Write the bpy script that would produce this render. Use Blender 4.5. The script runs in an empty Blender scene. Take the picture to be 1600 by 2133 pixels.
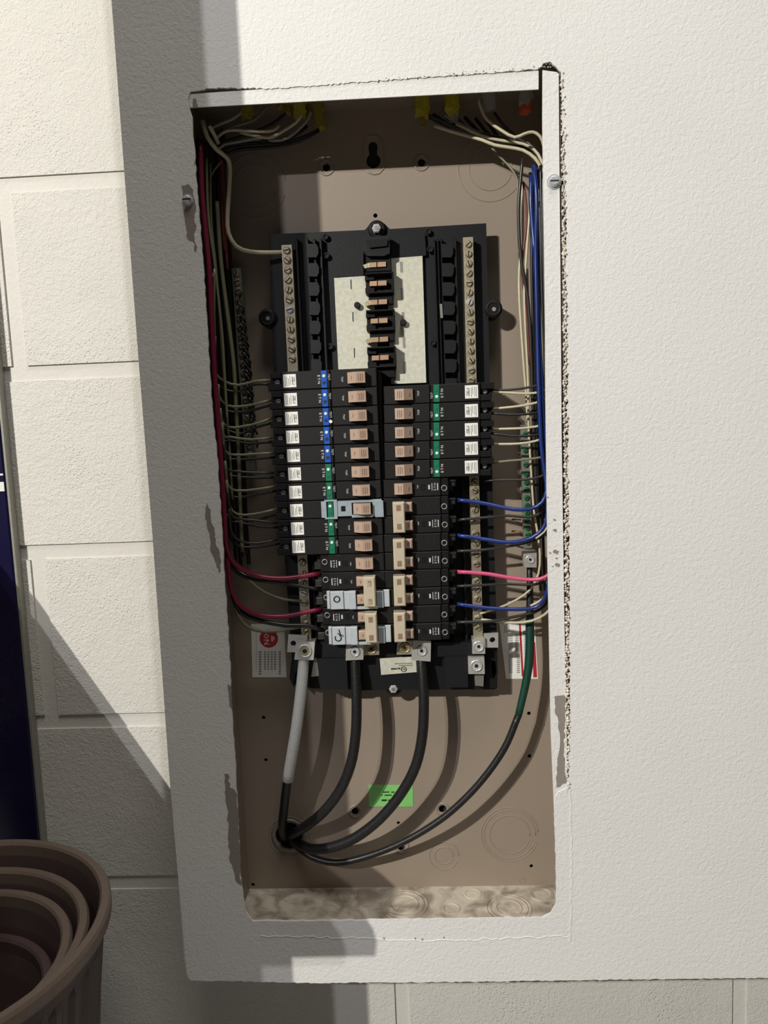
import bpy, bmesh, math, random
from mathutils import Vector, Matrix
random.seed(7)
SC = bpy.context.scene
COL = SC.collection
S = 0.0254            # the scene is measured in inches and built in metres
HZ = 48.0             # height of the camera above the floor, inches
def W(p): return Vector((p[0]*S, p[1]*S, (p[2]+HZ)*S))

# ---------------------------------------------------------------- camera
FPX = 1562.353; DIST = 29.38657
MR = ((0.9983312, -0.04582188, 0.03514493), (0.04165751, 0.99292024, 0.11123872), (-0.03999328, -0.10958904, 0.99317208))
RIGHT, FWD, UP = [Vector((MR[0][i], MR[1][i], MR[2][i])) for i in range(3)]
cam_data = bpy.data.cameras.new('camera'); cam = bpy.data.objects.new('camera', cam_data); COL.objects.link(cam)
cam_data.sensor_fit = 'VERTICAL'; cam_data.sensor_height = 24.0; cam_data.lens = FPX/2133*24.0
cam_data.clip_start = 0.01
m = Matrix((( RIGHT.x, UP.x, -FWD.x), (RIGHT.y, UP.y, -FWD.y), (RIGHT.z, UP.z, -FWD.z))).to_4x4()
m.translation = W((0, -DIST, 0)); cam.matrix_world = m
SC.camera = cam
# ---------------------------------------------------------------- light
SC.view_settings.view_transform = 'Standard'; SC.view_settings.look = 'None'
SC.view_settings.gamma = 1.0; SC.view_settings.use_curve_mapping = False
SC.view_settings.exposure = 0.0
world = bpy.data.worlds.new('room_ambient'); SC.world = world; world.use_nodes = True
bg = world.node_tree.nodes['Background']; bg.inputs[0].default_value = (1.0, 0.97, 0.93, 1); bg.inputs[1].default_value = 0.035
L1 = Vector((-71.5, -95.0, 53.0)); L2 = Vector((-64.8, -95.0, 55.0))
def lamp(name, p, power, radius, color):
    d = bpy.data.lights.new(name, 'POINT'); d.energy = power; d.shadow_soft_size = radius*S; d.color = color
    o = bpy.data.objects.new(name, d); COL.objects.link(o); o.location = W(p); return o
lamp('work_light', L1, 345, 0.45, (1.0, 0.965, 0.88))
lamp('second_work_light', L2, 92, 0.6, (0.97, 0.96, 1.0))
def area(name, p, target, power, size, color):
    d = bpy.data.lights.new(name, 'AREA'); d.energy = power; d.shape = 'SQUARE'; d.size = size*S; d.color = color
    o = bpy.data.objects.new(name, d); COL.objects.link(o); o.location = W(p)
    o.rotation_euler = (W(target)-W(p)).to_track_quat('-Z', 'Y').to_euler(); return o
area('ceiling_light', (20, -64, 170), (0, 0, 0), 80, 55, (1.0, 0.98, 0.93))

# ---------------------------------------------------------------- pixel rays to points on real planes
def ray(px, py):
    return RIGHT*((px-800)/FPX) + FWD + UP*((1066.5-py)/FPX)
def at(px, py, Y):
    d = ray(px, py); t = (Y+DIST)/d.y
    return Vector((d.x*t, Y, d.z*t))
def at_z(px, py, z):
    d = ray(px, py); t = z/d.z
    return Vector((d.x*t, -DIST+d.y*t, z))

# ---------------------------------------------------------------- materials
MATS = {}
def nodes(name):
    mt = bpy.data.materials.new(name); mt.use_nodes = True
    nt = mt.node_tree; b = nt.nodes['Principled BSDF']; MATS[name] = mt; return mt, nt, b
def mat(name, color, rough=0.5, metal=0.0, bump=0.0, scale=200, var=0.06, spec=0.5, detail=3):
    mt, nt, b = nodes(name)
    b.inputs['Roughness'].default_value = rough; b.inputs['Metallic'].default_value = metal
    b.inputs['Specular IOR Level'].default_value = spec
    tc = nt.nodes.new('ShaderNodeTexCoord'); n = nt.nodes.new('ShaderNodeTexNoise')
    n.inputs['Scale'].default_value = scale; n.inputs['Detail'].default_value = detail
    nt.links.new(tc.outputs['Object'], n.inputs['Vector'])
    r = nt.nodes.new('ShaderNodeValToRGB')
    c = color
    r.color_ramp.elements[0].position = .3; r.color_ramp.elements[1].position = .7
    r.color_ramp.elements[0].color = (c[0]*(1-var), c[1]*(1-var), c[2]*(1-var), 1)
    r.color_ramp.elements[1].color = (min(1, c[0]*(1+var)), min(1, c[1]*(1+var)), min(1, c[2]*(1+var)), 1)
    nt.links.new(n.outputs['Fac'], r.inputs['Fac']); nt.links.new(r.outputs['Color'], b.inputs['Base Color'])
    if bump:
        bp = nt.nodes.new('ShaderNodeBump'); bp.inputs['Strength'].default_value = bump; bp.inputs['Distance'].default_value = 0.001
        nt.links.new(n.outputs['Fac'], bp.inputs['Height']); nt.links.new(bp.outputs['Normal'], b.inputs['Normal'])
    return mt
def wall_mat(name, color, s1, s2, dist, mixw=0.5, pits=False, stain=0.03):
    mt, nt, b = nodes(name); b.inputs['Roughness'].default_value = 0.62; b.inputs['Specular IOR Level'].default_value = 0.3
    g = nt.nodes.new('ShaderNodeNewGeometry')
    a = nt.nodes.new('ShaderNodeTexNoise'); a.inputs['Scale'].default_value = s1; a.inputs['Detail'].default_value = 2.5; a.inputs['Roughness'].default_value = .55
    a.inputs['Distortion'].default_value = 0.6
    c = nt.nodes.new('ShaderNodeTexNoise'); c.inputs['Scale'].default_value = s2; c.inputs['Detail'].default_value = 2
    for n in (a, c): nt.links.new(g.outputs['Position'], n.inputs['Vector'])
    ad = nt.nodes.new('ShaderNodeMix'); ad.data_type = 'FLOAT'; ad.inputs[0].default_value = mixw
    nt.links.new(a.outputs['Fac'], ad.inputs[2]); nt.links.new(c.outputs['Fac'], ad.inputs[3])
    h = ad.outputs[0]
    if pits:
        v = nt.nodes.new('ShaderNodeTexVoronoi'); v.inputs['Scale'].default_value = 260; v.inputs['Randomness'].default_value = 1
        nt.links.new(g.outputs['Position'], v.inputs['Vector'])
        big = nt.nodes.new('ShaderNodeTexNoise'); big.inputs['Scale'].default_value = 14
        nt.links.new(g.outputs['Position'], big.inputs['Vector'])
        mr = nt.nodes.new('ShaderNodeMapRange'); mr.inputs[1].default_value = 0.05; mr.inputs[2].default_value = 0.35
        nt.links.new(v.outputs['Distance'], mr.inputs[0])
        mb = nt.nodes.new('ShaderNodeMapRange'); mb.inputs[1].default_value = 0.42; mb.inputs[2].default_value = 0.62
        nt.links.new(big.outputs['Fac'], mb.inputs[0])
        mu = nt.nodes.new('ShaderNodeMath'); mu.operation = 'MULTIPLY_ADD'
        inv = nt.nodes.new('ShaderNodeMath'); inv.operation = 'MULTIPLY'
        nt.links.new(mr.outputs[0], inv.inputs[0]); nt.links.new(mb.outputs[0], inv.inputs[1])
        nt.links.new(inv.outputs[0], mu.inputs[0]); mu.inputs[1].default_value = 0.35; nt.links.new(h, mu.inputs[2]); h = mu.outputs[0]
    bp = nt.nodes.new('ShaderNodeBump'); bp.inputs['Strength'].default_value = 1.0; bp.inputs['Distance'].default_value = dist
    nt.links.new(h, bp.inputs['Height']); nt.links.new(bp.outputs['Normal'], b.inputs['Normal'])
    st = nt.nodes.new('ShaderNodeTexNoise'); st.inputs['Scale'].default_value = 9; st.inputs['Detail'].default_value = 4
    nt.links.new(g.outputs['Position'], st.inputs['Vector'])
    r = nt.nodes.new('ShaderNodeValToRGB'); r.color_ramp.elements[0].position = .3; r.color_ramp.elements[1].position = .65
    r.color_ramp.elements[0].color = tuple(x*(1-stain) for x in color)+(1,); r.color_ramp.elements[1].color = tuple(color)+(1,)
    nt.links.new(st.outputs['Fac'], r.inputs['Fac']); nt.links.new(r.outputs['Color'], b.inputs['Base Color'])
    return mt
wall_mat('painted_drywall', (0.80, 0.79, 0.765), 230, 480, 0.0009, 0.35)
wall_mat('painted_block', (0.69, 0.67, 0.62), 230, 600, 0.0016, 0.4, pits=True)
wall_mat('painted_mortar', (0.69, 0.67, 0.62), 90, 250, 0.0008, 0.4)
mat('bare_gypsum', (0.74, 0.68, 0.59), .9, bump=.6, scale=500, var=.2)
mat('bare_steel_grey', (0.28, 0.245, 0.215), .6, bump=.2, scale=900, var=.12)
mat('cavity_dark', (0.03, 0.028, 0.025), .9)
mat('box_enamel', (0.31, 0.25, 0.195), .5, bump=.12, scale=1500, var=.03)
mt, nt, b = nodes('dusty_enamel'); b.inputs['Roughness'].default_value = .8   # box floor with spilled plaster dust
tc = nt.nodes.new('ShaderNodeTexCoord'); n = nt.nodes.new('ShaderNodeTexNoise'); n.inputs['Scale'].default_value = 38; n.inputs['Detail'].default_value = 6; n.inputs['Distortion'].default_value = .8
nt.links.new(tc.outputs['Object'], n.inputs['Vector']); r = nt.nodes.new('ShaderNodeValToRGB')
r.color_ramp.elements[0].position = .38; r.color_ramp.elements[0].color = (0.27, 0.22, 0.17, 1); r.color_ramp.elements[1].position = .6; r.color_ramp.elements[1].color = (0.55, 0.49, 0.40, 1)
nt.links.new(n.outputs['Fac'], r.inputs['Fac']); nt.links.new(r.outputs['Color'], b.inputs['Base Color'])
mat('black_plastic', (0.009, 0.0095, 0.011), .5, bump=.15, scale=900, var=.2, spec=.3)
mat('breaker_black', (0.011, 0.010, 0.0095), .5, bump=.12, scale=1200, var=.2, spec=.32)
mat('lug_black', (0.006, 0.006, 0.0065), .55, spec=.25)
mat('insulator_cream', (0.62, 0.61, 0.50), .7, bump=.2, scale=260, var=.1)
mat('brass_tin', (0.52, 0.46, 0.33), .42, metal=.75, bump=.3, scale=700, var=.12)
mat('tin_silver', (0.60, 0.59, 0.55), .36, metal=.5, bump=.1, scale=500, var=.08)
mat('bright_zinc', (0.72, 0.74, 0.76), .28, metal=.45)
mat('dull_zinc', (0.30, 0.29, 0.26), .5, metal=.6)
mat('copper', (0.62, 0.40, 0.26), .4, metal=.6)
mat('oxidised_copper', (0.32, 0.20, 0.08), .5, metal=.6, scale=300, var=.5)
mat('handle_tan', (0.47, 0.335, 0.255), .5, var=.04)
mat('handle_tie_beige', (0.55, 0.475, 0.35), .5, var=.04)
mat('handle_print', (0.27, 0.17, 0.11), .6)
mat('strip_blue', (0.012, 0.10, 0.48), .4)
mat('strip_green', (0.01, 0.17, 0.09), .4)
mat('button_dark', (0.012, 0.02, 0.05), .5)
mat('white_plastic', (0.82, 0.82, 0.78), .4)
mat('label_white', (0.88, 0.87, 0.82), .55, var=.03)
mat('print_grey', (0.27, 0.27, 0.25), .6)
mat('print_white', (0.55, 0.58, 0.60), .6)
mat('marker_black', (0.015, 0.014, 0.014), .4)
mat('clip_steel', (0.36, 0.42, 0.46), .42, metal=.15)
mat('clip_steel_bright', (0.52, 0.57, 0.60), .42, metal=.15)
mat('wire_black', (0.011, 0.0105, 0.010), .35)
mat('wire_grey_black', (0.032, 0.03, 0.027), .35)
mat('wire_white', (0.58, 0.53, 0.36), .4)
mat('wire_shaded_white_tan', (0.20, 0.19, 0.11), .4)  # white insulation with shade put into its colour; also serves tan wires
mat('wire_red', (0.17, 0.009, 0.032), .35)
mat('wire_dark_red', (0.16, 0.03, 0.03), .4)
mat('wire_pink', (0.62, 0.08, 0.19), .35)
mat('wire_blue', (0.010, 0.031, 0.175), .3)
mat('wire_green', (0.006, 0.048, 0.03), .4)
mat('cable_black', (0.012, 0.012, 0.0125), .38, bump=.15, scale=350, var=.3)
mat('tape_white', (0.60, 0.60, 0.57), .55, bump=.2, scale=350)
mat('jacket_yellow', (0.42, 0.36, 0.02), .5, bump=.3, scale=300, var=.2)
mat('jacket_dark_yellow', (0.26, 0.21, 0.03), .5, bump=.3, scale=300, var=.3)
mat('jacket_orange', (0.50, 0.09, 0.03), .5)
mat('jacket_grey', (0.32, 0.31, 0.27), .5)
mat('screw_green', (0.05, 0.28, 0.10), .25, metal=.5)
mat('sticker_green', (0.22, 0.58, 0.16), .5)
mat('sticker_red', (0.45, 0.02, 0.03), .5)
mat('navy_gloss', (0.006, 0.005, 0.035), .25)
mat('door_edge_steel', (0.30, 0.29, 0.25), .45, metal=.2)
mat('bin_plastic', (0.17, 0.125, 0.098), .5, bump=.1, scale=300)
mat('bin_plastic_plum_shaded', (0.09, 0.058, 0.056), .5, bump=.1, scale=300)  # plum plastic, darkened for the shade inside the bins
mat('floor_concrete', (0.22, 0.21, 0.20), .7, bump=.3, scale=60, var=.15)
mat('shade_blocker_wood', (0.35, 0.25, 0.16), .6, scale=40, var=.2)
mat('screw_hole_dark', (0.008, 0.007, 0.006), .8)

# ---------------------------------------------------------------- mesh builder
ORG = {}
class MB:
    def __init__(s): s.v = []; s.f = []
    def add(s, vs, fs):
        o = len(s.v); s.v += [Vector(x) for x in vs]; s.f += [tuple(i+o for i in f) for f in fs]; return s
    def box(s, x0, x1, y0, y1, z0, z1, c=0.0):
        if x0 > x1: x0, x1 = x1, x0
        if z0 > z1: z0, z1 = z1, z0
        c = min(c, (x1-x0)/2.2, (z1-z0)/2.2)
        if c <= 0:
            return s.add([(x, y, z) for x in (x0, x1) for y in (y0, y1) for z in (z0, z1)],
                [(0,1,3,2),(4,6,7,5),(0,4,5,1),(2,3,7,6),(0,2,6,4),(1,5,7,3)])
        # chamfered front edge (towards the viewer at y0)
        vs = [(x0+c,y0,z0+c),(x1-c,y0,z0+c),(x1-c,y0,z1-c),(x0+c,y0,z1-c),
              (x0,y0+c,z0),(x1,y0+c,z0),(x1,y0+c,z1),(x0,y0+c,z1),
              (x0,y1,z0),(x1,y1,z0),(x1,y1,z1),(x0,y1,z1)]
        fs = [(0,1,2,3),(8,11,10,9)]
        for i in range(4):
            j = (i+1) % 4; fs += [(4+i,4+j,j,i),(8+i,8+j,4+j,4+i)]
        return s.add(vs, fs)
    def disc(s, x, z, y0, y1, r, n=16, c=0.0, r2=None):      # cylinder along Y, chamfer c at the y0 end
        r2 = r if r2 is None else r2
        rings = [(y0, r-c), (y0+c, r), (y1, r2)] if c else [(y0, r), (y1, r2)]
        vs = []; fs = []
        for (y, rr) in rings: vs += [(x+rr*math.cos(2*math.pi*k/n), y, z+rr*math.sin(2*math.pi*k/n)) for k in range(n)]
        for a in range(len(rings)-1):
            for k in range(n): fs.append((a*n+k, a*n+(k+1) % n, (a+1)*n+(k+1) % n, (a+1)*n+k))
        fs.append(tuple(range(n))); fs.append(tuple((len(rings)-1)*n+k for k in reversed(range(n))))
        return s.add(vs, fs)
    def ring(s, c, axis, R, r, n=28, m_=6, sq=1.0):           # torus around an axis ('y' or 'z')
        vs = []; fs = []
        for i in range(n):
            a = 2*math.pi*i/n
            for j in range(m_):
                b = 2*math.pi*j/m_; rr = R+r*math.cos(b); h = r*sq*math.sin(b)
                if axis == 'y': vs.append((c[0]+rr*math.cos(a), c[1]+h, c[2]+rr*math.sin(a)))
                else: vs.append((c[0]+rr*math.cos(a), c[1]+rr*math.sin(a), c[2]+h))
        for i in range(n):
            for j in range(m_):
                fs.append((i*m_+j, ((i+1) % n)*m_+j, ((i+1) % n)*m_+(j+1) % m_, i*m_+(j+1) % m_))
        return s.add(vs, fs)
    def arc(s, c, axis, R, r, a0, a1, n=20):
        pts = []
        for i in range(n+1):
            a = a0+(a1-a0)*i/n
            pts.append((c[0]+R*math.cos(a), c[1], c[2]+R*math.sin(a)) if axis == 'y' else (c[0]+R*math.cos(a), c[1]+R*math.sin(a), c[2]))
        return s.tube(pts, r, 6, smooth=False)
    def tube(s, pts, r, n=8, smooth=True, step=0.3, rs=None):
        pts = [Vector(p) for p in pts]
        if smooth and len(pts) > 2:
            out = []; rr = []
            P = [pts[0]*2-pts[1]]+pts+[pts[-1]*2-pts[-2]]
            for i in range(1, len(P)-2):
                k = max(2, int((P[i+1]-P[i]).length/step))
                for j in range(k):
                    t = j/k; a, b, c, d = P[i-1], P[i], P[i+1], P[i+2]
                    out.append(0.5*((2*b)+(c-a)*t+(2*a-5*b+4*c-d)*t*t+(3*b-a-3*c+d)*t**3))
                    if rs: rr.append(rs[i-1]*(1-t)+rs[i]*t)
            out.append(pts[-1])
            if rs: rr.append(rs[-1]); rs = rr
            pts = out
        vs = []; fs = []; prev = None
        for i, p in enumerate(pts):
            t = (pts[min(i+1, len(pts)-1)]-pts[max(i-1, 0)]).normalized()
            if prev is None:
                u = t.orthogonal().normalized()
            else:
                u = (prev-t*prev.dot(t)).normalized()
            prev = u; w = t.cross(u); q = rs[i] if rs else r
            vs += [p+q*(u*math.cos(2*math.pi*k/n)+w*math.sin(2*math.pi*k/n)) for k in range(n)]
        for i in range(len(pts)-1):
            for k in range(n): fs.append((i*n+k, i*n+(k+1) % n, (i+1)*n+(k+1) % n, (i+1)*n+k))
        fs.append(tuple(reversed(range(n)))); fs.append(tuple((len(pts)-1)*n+k for k in range(n)))
        return s.add(vs, fs)
    def plate(s, outer, holes, y0, y1):                        # (x,z) loops, filled with holes, given thickness
        bm = bmesh.new(); edges = []
        for lp in [outer]+holes:
            vv = [bm.verts.new((x, y0, z)) for x, z in lp]
            edges += [bm.edges.new((vv[i], vv[(i+1) % len(vv)])) for i in range(len(vv))]
        bmesh.ops.triangle_fill(bm, use_beauty=True, use_dissolve=False, edges=edges)
        g = bmesh.ops.extrude_face_region(bm, geom=bm.faces[:])
        nv = [e for e in g['geom'] if isinstance(e, bmesh.types.BMVert)]
        bmesh.ops.translate(bm, verts=nv, vec=(0, y1-y0, 0))
        bm.verts.index_update()
        s.add([v.co.copy() for v in bm.verts], [tuple(v.index for v in f.verts) for f in bm.faces]); bm.free(); return s
    def slab(s, px, Y0, Y1):                                   # outline given as points seen at plane Y0
        P = [at(a, b, Y0) for a, b in px]
        return s.plate([(p.x, p.z) for p in P], [], Y0, Y1)
    def build(s, name, material, parent=None, smooth=False, org=None, **props):
        if parent is not None: o0 = ORG[parent.name]
        elif org is not None: o0 = W(org)
        else:
            lo = [min(v[i] for v in s.v) for i in range(3)]; hi = [max(v[i] for v in s.v) for i in range(3)]
            o0 = W(((lo[0]+hi[0])/2, (lo[1]+hi[1])/2, lo[2]))
        me = bpy.data.meshes.new(name)
        if parent is not None and ORG[parent.name] == 'local': me.from_pydata([v*S for v in s.v], [], s.f); o0 = 'local'
        else: me.from_pydata([W(v)-o0 for v in s.v], [], s.f)
        me.update()
        bm = bmesh.new(); bm.from_mesh(me); bmesh.ops.recalc_face_normals(bm, faces=bm.faces[:]); bm.to_mesh(me); bm.free()
        if smooth: me.polygons.foreach_set('use_smooth', [True]*len(me.polygons))
        me.materials.append(MATS[material])
        o = bpy.data.objects.new(name, me); COL.objects.link(o); ORG[o.name] = o0
        if parent is not None: o.parent = parent
        else: o.location = o0
        for k, v in props.items(): o[k] = v
        return o
def tag(o, label, cat, group=None, kind=None):
    o['label'] = label; o['category'] = cat
    if group: o['group'] = group
    if kind: o['kind'] = kind
    return o
def empty(name, p, label=None, cat=None, group=None, local=False, kind=None):
    o = bpy.data.objects.new(name, None); COL.objects.link(o); o.empty_display_size = .01; o.location = W(p)
    ORG[o.name] = 'local' if local else W(p)
    if label: tag(o, label, cat, group)
    if kind: o['kind'] = kind
    return o
def txt(s, size, mater, name, parent, p, roll=0, org_local=False, bold=0.0, sx=1.0):
    cu = bpy.data.curves.new('lettering', 'FONT'); cu.body = s; cu.size = size; cu.align_x = 'CENTER'; cu.align_y = 'CENTER'
    cu.resolution_u = 1; cu.extrude = 0.004; cu.offset = bold
    t = bpy.data.objects.new('lettering', cu); COL.objects.link(t)
    me = bpy.data.meshes.new_from_object(t); bpy.data.objects.remove(t); bpy.data.curves.remove(cu)
    M = Matrix.Rotation(roll, 4, 'Y') @ Matrix.Rotation(math.pi/2, 4, 'X') @ Matrix.Diagonal((sx, 1, 1, 1))
    mb = MB(); mb.add([M @ v.co+Vector(p) for v in me.vertices], [tuple(f.vertices) for f in me.polygons]); bpy.data.meshes.remove(me)
    return mb.build(name, mater, parent)
def circ(x, z, r, n=20): return [(x+r*math.cos(2*math.pi*k/n), z+r*math.sin(2*math.pi*k/n)) for k in range(n)]
def jag(pts, step, amp, seed=1):                               # ragged version of a pixel polyline
    rn = random.Random(seed); out = []
    for (a, b), (c, d) in zip(pts, pts[1:]):
        L = math.hypot(c-a, d-b); k = max(1, int(L/step))
        for j in range(k):
            t = j/k; n_ = rn.uniform(-amp, amp) if j else rn.uniform(-amp, amp)*.5
            out.append((a+(c-a)*t-(d-b)/L*n_, b+(d-b)*t+(c-a)/L*n_))
    out.append(pts[-1]); return out

# ================================================================ setting
YB = 3.4; YW = 4.0
TOPZ = 42; RX = 34
cl = [(-10.72, TOPZ)]
left = [(235,0),(262,400),(289,754),(318,1120),(353,1619),(387,2010)]
out_px = [(387,2012),(390,2032),(396,2042),(440,2044)]+jag([(460,2043),(648,2048),(708,2047),(1000,2045),(1187,2042),(1600,2037),(1680,2035)], 7, 1.1, 3)
P = [at(a, b, 0) for a, b in out_px]
outer = [(-10.72, TOPZ)]+[(p.x, p.z) for p in [at(a, b, 0) for a, b in left[1:]]]+[(p.x, p.z) for p in P]+[(RX, P[-1].z), (RX, TOPZ)]
hole_px = ([(392,205),(396,192)] + jag([(398,190),(440,183),(560,184),(640,180),(760,170),(900,160),(1040,150),(1122,143),(1132,131),(1146,128),(1158,139),(1169,150)], 5, 1.6, 5)
  + jag([(1170,160),(1174,300),(1179,430),(1180,620),(1183,900),(1186,1180),(1187,1420),(1187,1560),(1184,1640)], 5, 2.4, 6)
  + jag([(1163,1650),(1157,1660),(1154,1700),(1158,1800),(1159,1852),(1157,1885),(1147,1903),(1130,1912)], 9, .8, 7)
  + jag([(1128,1912),(840,1916),(640,1919),(526,1919),(512,1898),(503,1845),(502,1830)], 11, 1.0, 8)
  + jag([(501,1829),(492,1620),(483,1480),(478,1360),(468,1200),(462,1095),(452,950),(442,850),(434,730),(433,690),(424,560),(411,400),(404,300),(401,245),(396,230)], 12, 1.2, 9))
hole = [(p.x, p.z) for p in [at(a, b, 0) for a, b in hole_px]]
wf = MB().plate(outer, [hole], 0, .1).build('wall_front', 'painted_drywall', kind='structure')
zb = P[0].z
MB().box(-10.72, -10.22, .1, YW+.1, zb+.1, TOPZ).build('wall_side', 'painted_drywall', kind='structure')
MB().box(-10.6, RX, .1, YW+.1, zb+.15, zb+.55).build('trim_1', 'painted_drywall', kind='structure')
# the painted-over crack below the box and down its right side
seam = MB()
seam.tube([at(a, b, .03) for a, b in jag([(542,1948),(700,1952),(820,1957),(940,1958),(1080,1953),(1185,1950)], 9, 2.5, 11)], .05, 5, smooth=False)
seam.build('plaster_seam', 'painted_drywall', wf)
MB().tube([at(a, b, .03) for a, b in jag([(1187,1645),(1190,1760),(1190,1880),(1186,1960)], 8, 2.0, 12)], .055, 5, smooth=False).build('plaster_seam', 'painted_drywall', wf)
# chips in the paint around the opening
def peel(pts, seed, step=6, amp=2.2, y=-.012, mt_='bare_steel_grey', par=wf):
    q = jag(pts+[pts[0]], step, amp, seed)[:-1]
    return MB().slab(q, y, y+.02).build('paint_chip', mt_, par, label='bare grey patch where paint has flaked off')
peel([(378,388),(392,383),(402,395),(406,420),(407,440),(404,455),(409,470),(405,482),(409,520),(407,525),(402,502),(390,497),(387,470),(384,448),(386,425),(380,405)], 21)
peel([(401,206),(407,205),(412,222),(402,222)], 22, 4, 1)
peel([(432,1045),(438,1062),(440,1090),(446,1100),(448,1130),(458,1150),(460,1190),(455,1192),(448,1168),(440,1150),(436,1110),(428,1080)], 23)
peel([(467,1612),(476,1612),(479,1640),(492,1650),(497,1700),(500,1790),(502,1845),(494,1838),(478,1795),(476,1740),(474,1700),(470,1660)], 24, 7, 2.4)
peel([(474,1425),(482,1430),(484,1478),(478,1470)], 25, 5, 1)
for k, (a, b, r) in enumerate([(560,2030,2)]): pass
for k, (a, b, rx) in enumerate([(406,1330-990,2),(800,1955,2.2),(865,1955,1.8),(925,1953,1.8),(880,1957,2),(70,0,0)]):
    if rx: peel([(a-rx, b), (a, b-rx*1.3), (a+rx, b), (a, b+rx*1.3)], 40+k, 3, .4)
# block wall: mortar bed and every block its own piece
MB().box(-62, 40, YW+.10, YW+3, -HZ, TOPZ+20).build('wall_back', 'painted_mortar', kind='structure')
wb = bpy.data.objects['wall_back']
ZJ = [at(60,383,YW).z + 8.11*k for k in range(-9, 7)]; XJ = -17.62
proto_me = None
for k in range(len(ZJ)-1):
    zc = (ZJ[k]+ZJ[k+1])/2
    course = round((at(60,383,YW).z - ZJ[k+1])/8.11)           # 0 = the course under the first joint
    off = 0 if course % 2 == 0 else 8.0
    for i in range(-3, 4):
        x0 = XJ+off+16*i; xc = x0+8
        if xc < -56 or xc > 36: continue
        if zc < -HZ+4: continue
        if proto_me is None:
            hx, hz = 7.84, 3.90
            bm = bmesh.new(); bmesh.ops.create_cube(bm, size=1); bmesh.ops.scale(bm, vec=(2*hx*S, .5*S, 2*hz*S), verts=bm.verts)
            bmesh.ops.bevel(bm, geom=bm.edges[:], offset=.19*S, segments=4, affect='EDGES')
            proto_me = bpy.data.meshes.new('block'); bm.to_mesh(proto_me); bm.free()
            proto_me.materials.append(MATS['painted_block'])
        o = bpy.data.objects.new('block', proto_me); COL.objects.link(o); o.parent = wb
        o.location = W((xc, YW+.265+random.uniform(-.012,.012), zc))-wb.location
MB().box(-62, 60, -110, YW+.16, -HZ-1, -HZ).build('floor', 'floor_concrete', kind='structure')

# ================================================================ enclosure box
BX0, BX1 = -8.55, 5.78; BZ1 = 13.25; BZ0 = at(800,1848,YB).z
box = empty('electrical_enclosure', (-1.4, YB, BZ0), 'tall recessed steel enclosure, taupe inside, set into the white wall', 'electrical box')
def c_at(px, py, r, Y=YB, n=18): p = at(px, py, Y); return circ(p.x, p.z, r, n)
holes = [c_at(680,349,.16), c_at(878,339,.16), c_at(782,449,.09), c_at(740,1690,.17), c_at(922,1685,.18), c_at(830,1714,.075), c_at(836,1765,.17),
  c_at(549,1495,.085), c_at(554,1583,.085), c_at(1102,1486,.085), c_at(1103,1575,.085), c_at(1107,1804,.085), c_at(527,1843,.09), c_at(602,1740,.62,n=28)]
kp = at(778,335,YB); kq = at(777,305,YB); kh = []
for k in range(15): a = math.pi*.68+ (math.pi*1.64)*k/14; kh.append((kp.x+.30*math.cos(a), kp.z+.30*math.sin(a)))
for k in range(9): a = -.1+math.pi*k/8*1.06; kh.append((kq.x+.19*math.cos(a), kq.z+.19*math.sin(a)))
holes.append(kh)
MB().plate([(BX0, BZ0), (BX1, BZ0), (BX1, BZ1), (BX0, BZ1)], holes, YB, YB+.06).build('back_panel', 'box_enamel', box)
MB().box(BX0-.06, BX0, .14, YB+.06, BZ0, BZ1).build('side_panel', 'box_enamel', box)
MB().box(BX1, BX1+.06, .12, YB+.06, BZ0, BZ1).build('side_panel', 'box_enamel', box)
MB().box(BX0, BX1, .12, YB+.06, BZ1, BZ1+.06).build('top_panel', 'box_enamel', box)
MB().box(BX0, BX1, .14, YB+.06, BZ0-.06, BZ0).build('bottom_panel', 'dusty_enamel', box, label='bottom panel coated with beige plaster dust')
MB().box(-10, 7, YB+.3, YB+.35, BZ0-1, BZ1+1).build('cavity_shade_sheet', 'cavity_dark', box, label='sheet coloured near-black as the unlit void behind the holes')  # near-black colour stands in for the shade in the wall cavity
# flanges
MB().slab([(392,196),(1122,147),(1122,186),(396,224)], .04, .10).build('top_flange', 'painted_drywall', box, label='white painted top flange strip')
rf = [(1130.5,146),(1160,150),(1164,154)]
inner = [(1161,1856),(1155,1700),(1147.5,1525),(1145,1385),(1140.6,1160),(1136.6,839),(1135.4,645),(1132.6,450),(1130,250)]
outer_f = [(1165,300),(1168,600),(1170,900),(1176,1300),(1180,1500),(1183,1700),(1184,1856)]
fl = MB().slab(rf+outer_f+inner, .03, .12).build('side_flange', 'painted_drywall', box, label='white painted right-hand flange strip')
MB().box(BX1-.02, BX1+.05, .12, .5, BZ0, BZ1).build('flange_fold', 'bare_steel_grey', box)
peel([(1155,1452),(1176,1448),(1178,1480),(1174,1560),(1177,1600),(1180,1632),(1158,1640),(1160,1600),(1166,1560),(1163,1500),(1156,1480)], 31, 6, 2.0, y=.015, par=box)
for k, q in enumerate([(1155,1083,3),(1156,1105,4.5),(1158,1150,7),(1159,1163,3),(1161,1177,6),(1151,1180,2),(1166,1756,3),(1146,1152,2.5),(1141,1036,2)]):
    a, b, r = q; peel([(a-r, b), (a-r*.3, b-r*.8), (a+r, b-r*.3), (a+r*.5, b+r*.8)], 50+k, 3, 1.0, y=.015, par=box)
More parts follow.
